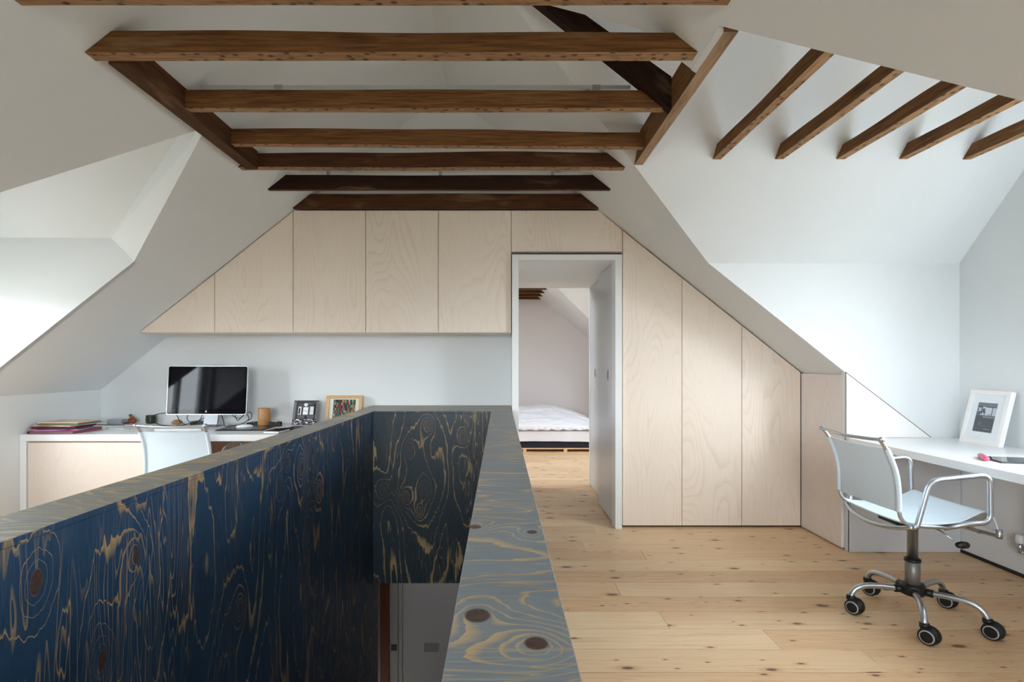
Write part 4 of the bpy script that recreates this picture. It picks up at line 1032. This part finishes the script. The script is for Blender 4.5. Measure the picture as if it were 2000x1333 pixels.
spec = [('bright magenta folder with a black spine at the bottom of the paper pile', 'folder', .33, .30, .021, 0, (206, 24, 92), (14, 14, 16), (120, 110, 112)),
        ('pale lilac sheaf of paper right above the magenta folder', 'paper', .30, .22, .005, 8, (196, 186, 214), None, None),
        ('blue document sleeve low in the paper pile', 'folder', .29, .21, .008, -12, (30, 92, 160), None, (120, 150, 200)),
        ('dark red folder in the middle of the paper pile', 'folder', .32, .235, .013, 5, (138, 24, 34), None, (70, 16, 22)),
        ('white sheaf with curled edges in the paper pile', 'paper', .30, .22, .006, -7, (222, 218, 214), None, None),
        ('yellow-orange sheaf in the upper part of the paper pile', 'paper', .28, .215, .004, 10, (214, 160, 60), None, None),
        ('green-edged paper sleeve near the top of the pile', 'folder', .31, .22, .008, -3, (96, 132, 96), None, (220, 214, 214)),
        ('orange-red card under the cream folder on top', 'paper', .30, .21, .003, 7, (196, 84, 52), None, None),
        ('cream card folder lying on top of the paper pile', 'folder', .30, .215, .007, -2, (222, 204, 178), None, (210, 190, 165))]
for i, (lab, cat, wd, ln, th, rot, col, sp_, ed) in enumerate(spec):
    cx = -3.265 + (0 if i == 0 else rn.uniform(-.012, .012)) + .02 * (i > 5); cy = 4.09 + (0 if i == 0 else rn.uniform(-.01, .01))
    cx = max(cx, XL + wd / 2 + .03)
    leafpile(lab, cat, cx, cy, wd, ln, pz, th, rot * .9, col, sp_, ed); pz += th + .0008

# ------------------------------------------------------------------ bed in the bedroom
BX0, BX1, BY0, BY1 = -.25, 1.50, 8.0, 10.05
t = thing('bed', 'low bed on a timber pallet base seen through the doorway', 'bed', (.6, 9.0, 0)); OBd = (.6, 9.0, 0)
PAL = birch_mat('pallet_pine', (222, 178, 142), (190, 140, 104), 2.5, True)
for y in (BY0, BY0 + .6, BY0 + 1.2, BY1 - .1):
    for x in (BX0 + .02, .345, .945, BX1 - .07):
        bm = NM(); bx(bm, x, x + .05, y, y + .09, 0, .038); obj('foot', bm, PAL, t, OBd)
for i in range(9):
    y = BY0 + i * .245; bm = NM(); bx(bm, BX0, BX1, y, y + .09, .038, .056, .001); obj('slat', bm, PAL, t, OBd)
bm = NM(); bx(bm, BX0 + .02, BX1 - .02, BY0 + .02, BY1, .056, .145, .012); obj('bed_base', bm, plain('navy_base', (22, 24, 40), .8), t, OBd)
SHEET = plain('white_cotton', (228, 228, 236), .8, 0, .2, .02, 8)
def cloth(name, x0, x1, y0, y1, zf, nx, ny, label, cat, zlow):
    bm = NM(); top = []
    for j in range(ny + 1):
        row = []
        for i in range(nx + 1):
            u, v = i / nx, j / ny; x = x0 + (x1 - x0) * u; y = y0 + (y1 - y0) * v
            row.append(bm.verts.new((x, y, zf(u, v))))
        top.append(row)
    for j in range(ny):
        for i in range(nx): bm.faces.new((top[j][i], top[j][i + 1], top[j + 1][i + 1], top[j + 1][i]))
    # skirt
    loop = [top[0][i] for i in range(nx + 1)] + [top[j][nx] for j in range(1, ny + 1)] + [top[ny][i] for i in range(nx - 1, -1, -1)] + [top[j][0] for j in range(ny - 1, 0, -1)]
    low = [bm.verts.new((v.co.x + .006 * math.sin(k * 1.7), v.co.y + .008 * math.sin(k * 1.1), zlow(k, v.co.x))) for k, v in enumerate(loop)]
    n = len(loop)
    for k in range(n): bm.faces.new((loop[k], low[k], low[(k + 1) % n], loop[(k + 1) % n]))
    bm.faces.new(low)
    bmesh.ops.recalc_face_normals(bm, faces=bm.faces)
    for f in bm.faces: f.smooth = True
    o = obj(name, bm, SHEET, None, ((x0 + x1) / 2, (y0 + y1) / 2, zlow(0, 0)), autosm=True); tag(o, label, cat); return o
cloth('mattress', BX0 + .01, BX1 - .01, BY0 - .0, BY1, lambda u, v: .322 - .02 * (max(0, abs(u - .5) * 2 - .95) * 20) ** 2 - .02 * (max(0, .03 - v) / .03), 30, 30, 'thick mattress with a white sheet on the low bed', 'mattress', lambda k, x: .152 + .005 * math.sin(x * 3))
from mathutils import noise as mn
def dz(u, v):
    base = .40 + .16 * min(1, v * 2.2) ** .8
    edge = min(1, v / .05) ** .5
    side = 1 - max(0, (u - .62) / .38) ** 1.6 * .75
    sidel = min(1, .3 + u / .1)
    f = .028 * mn.noise(Vector((u * 3 + v * 9, v * 14 - u * 5, 1.0))) + .014 * mn.noise(Vector((u * 10 + v * 20, v * 34 - u * 9, 3.0))) + .006 * mn.noise(Vector((u * 50, v * 26, 5)))
    back = 1 - max(0, v - .85) / .15 * .3
    return .335 + (base - .335) * side * sidel * back * (.35 + .65 * edge) + f * (.4 + .6 * edge) + .01
cloth('duvet', BX0 + .0, BX1 - .03, BY0 - .025, BY1 - .1, dz, 110, 90, 'crumpled white duvet spread over the low bed', 'duvet', lambda k, x: .328 + .008 * math.sin(k * .6))
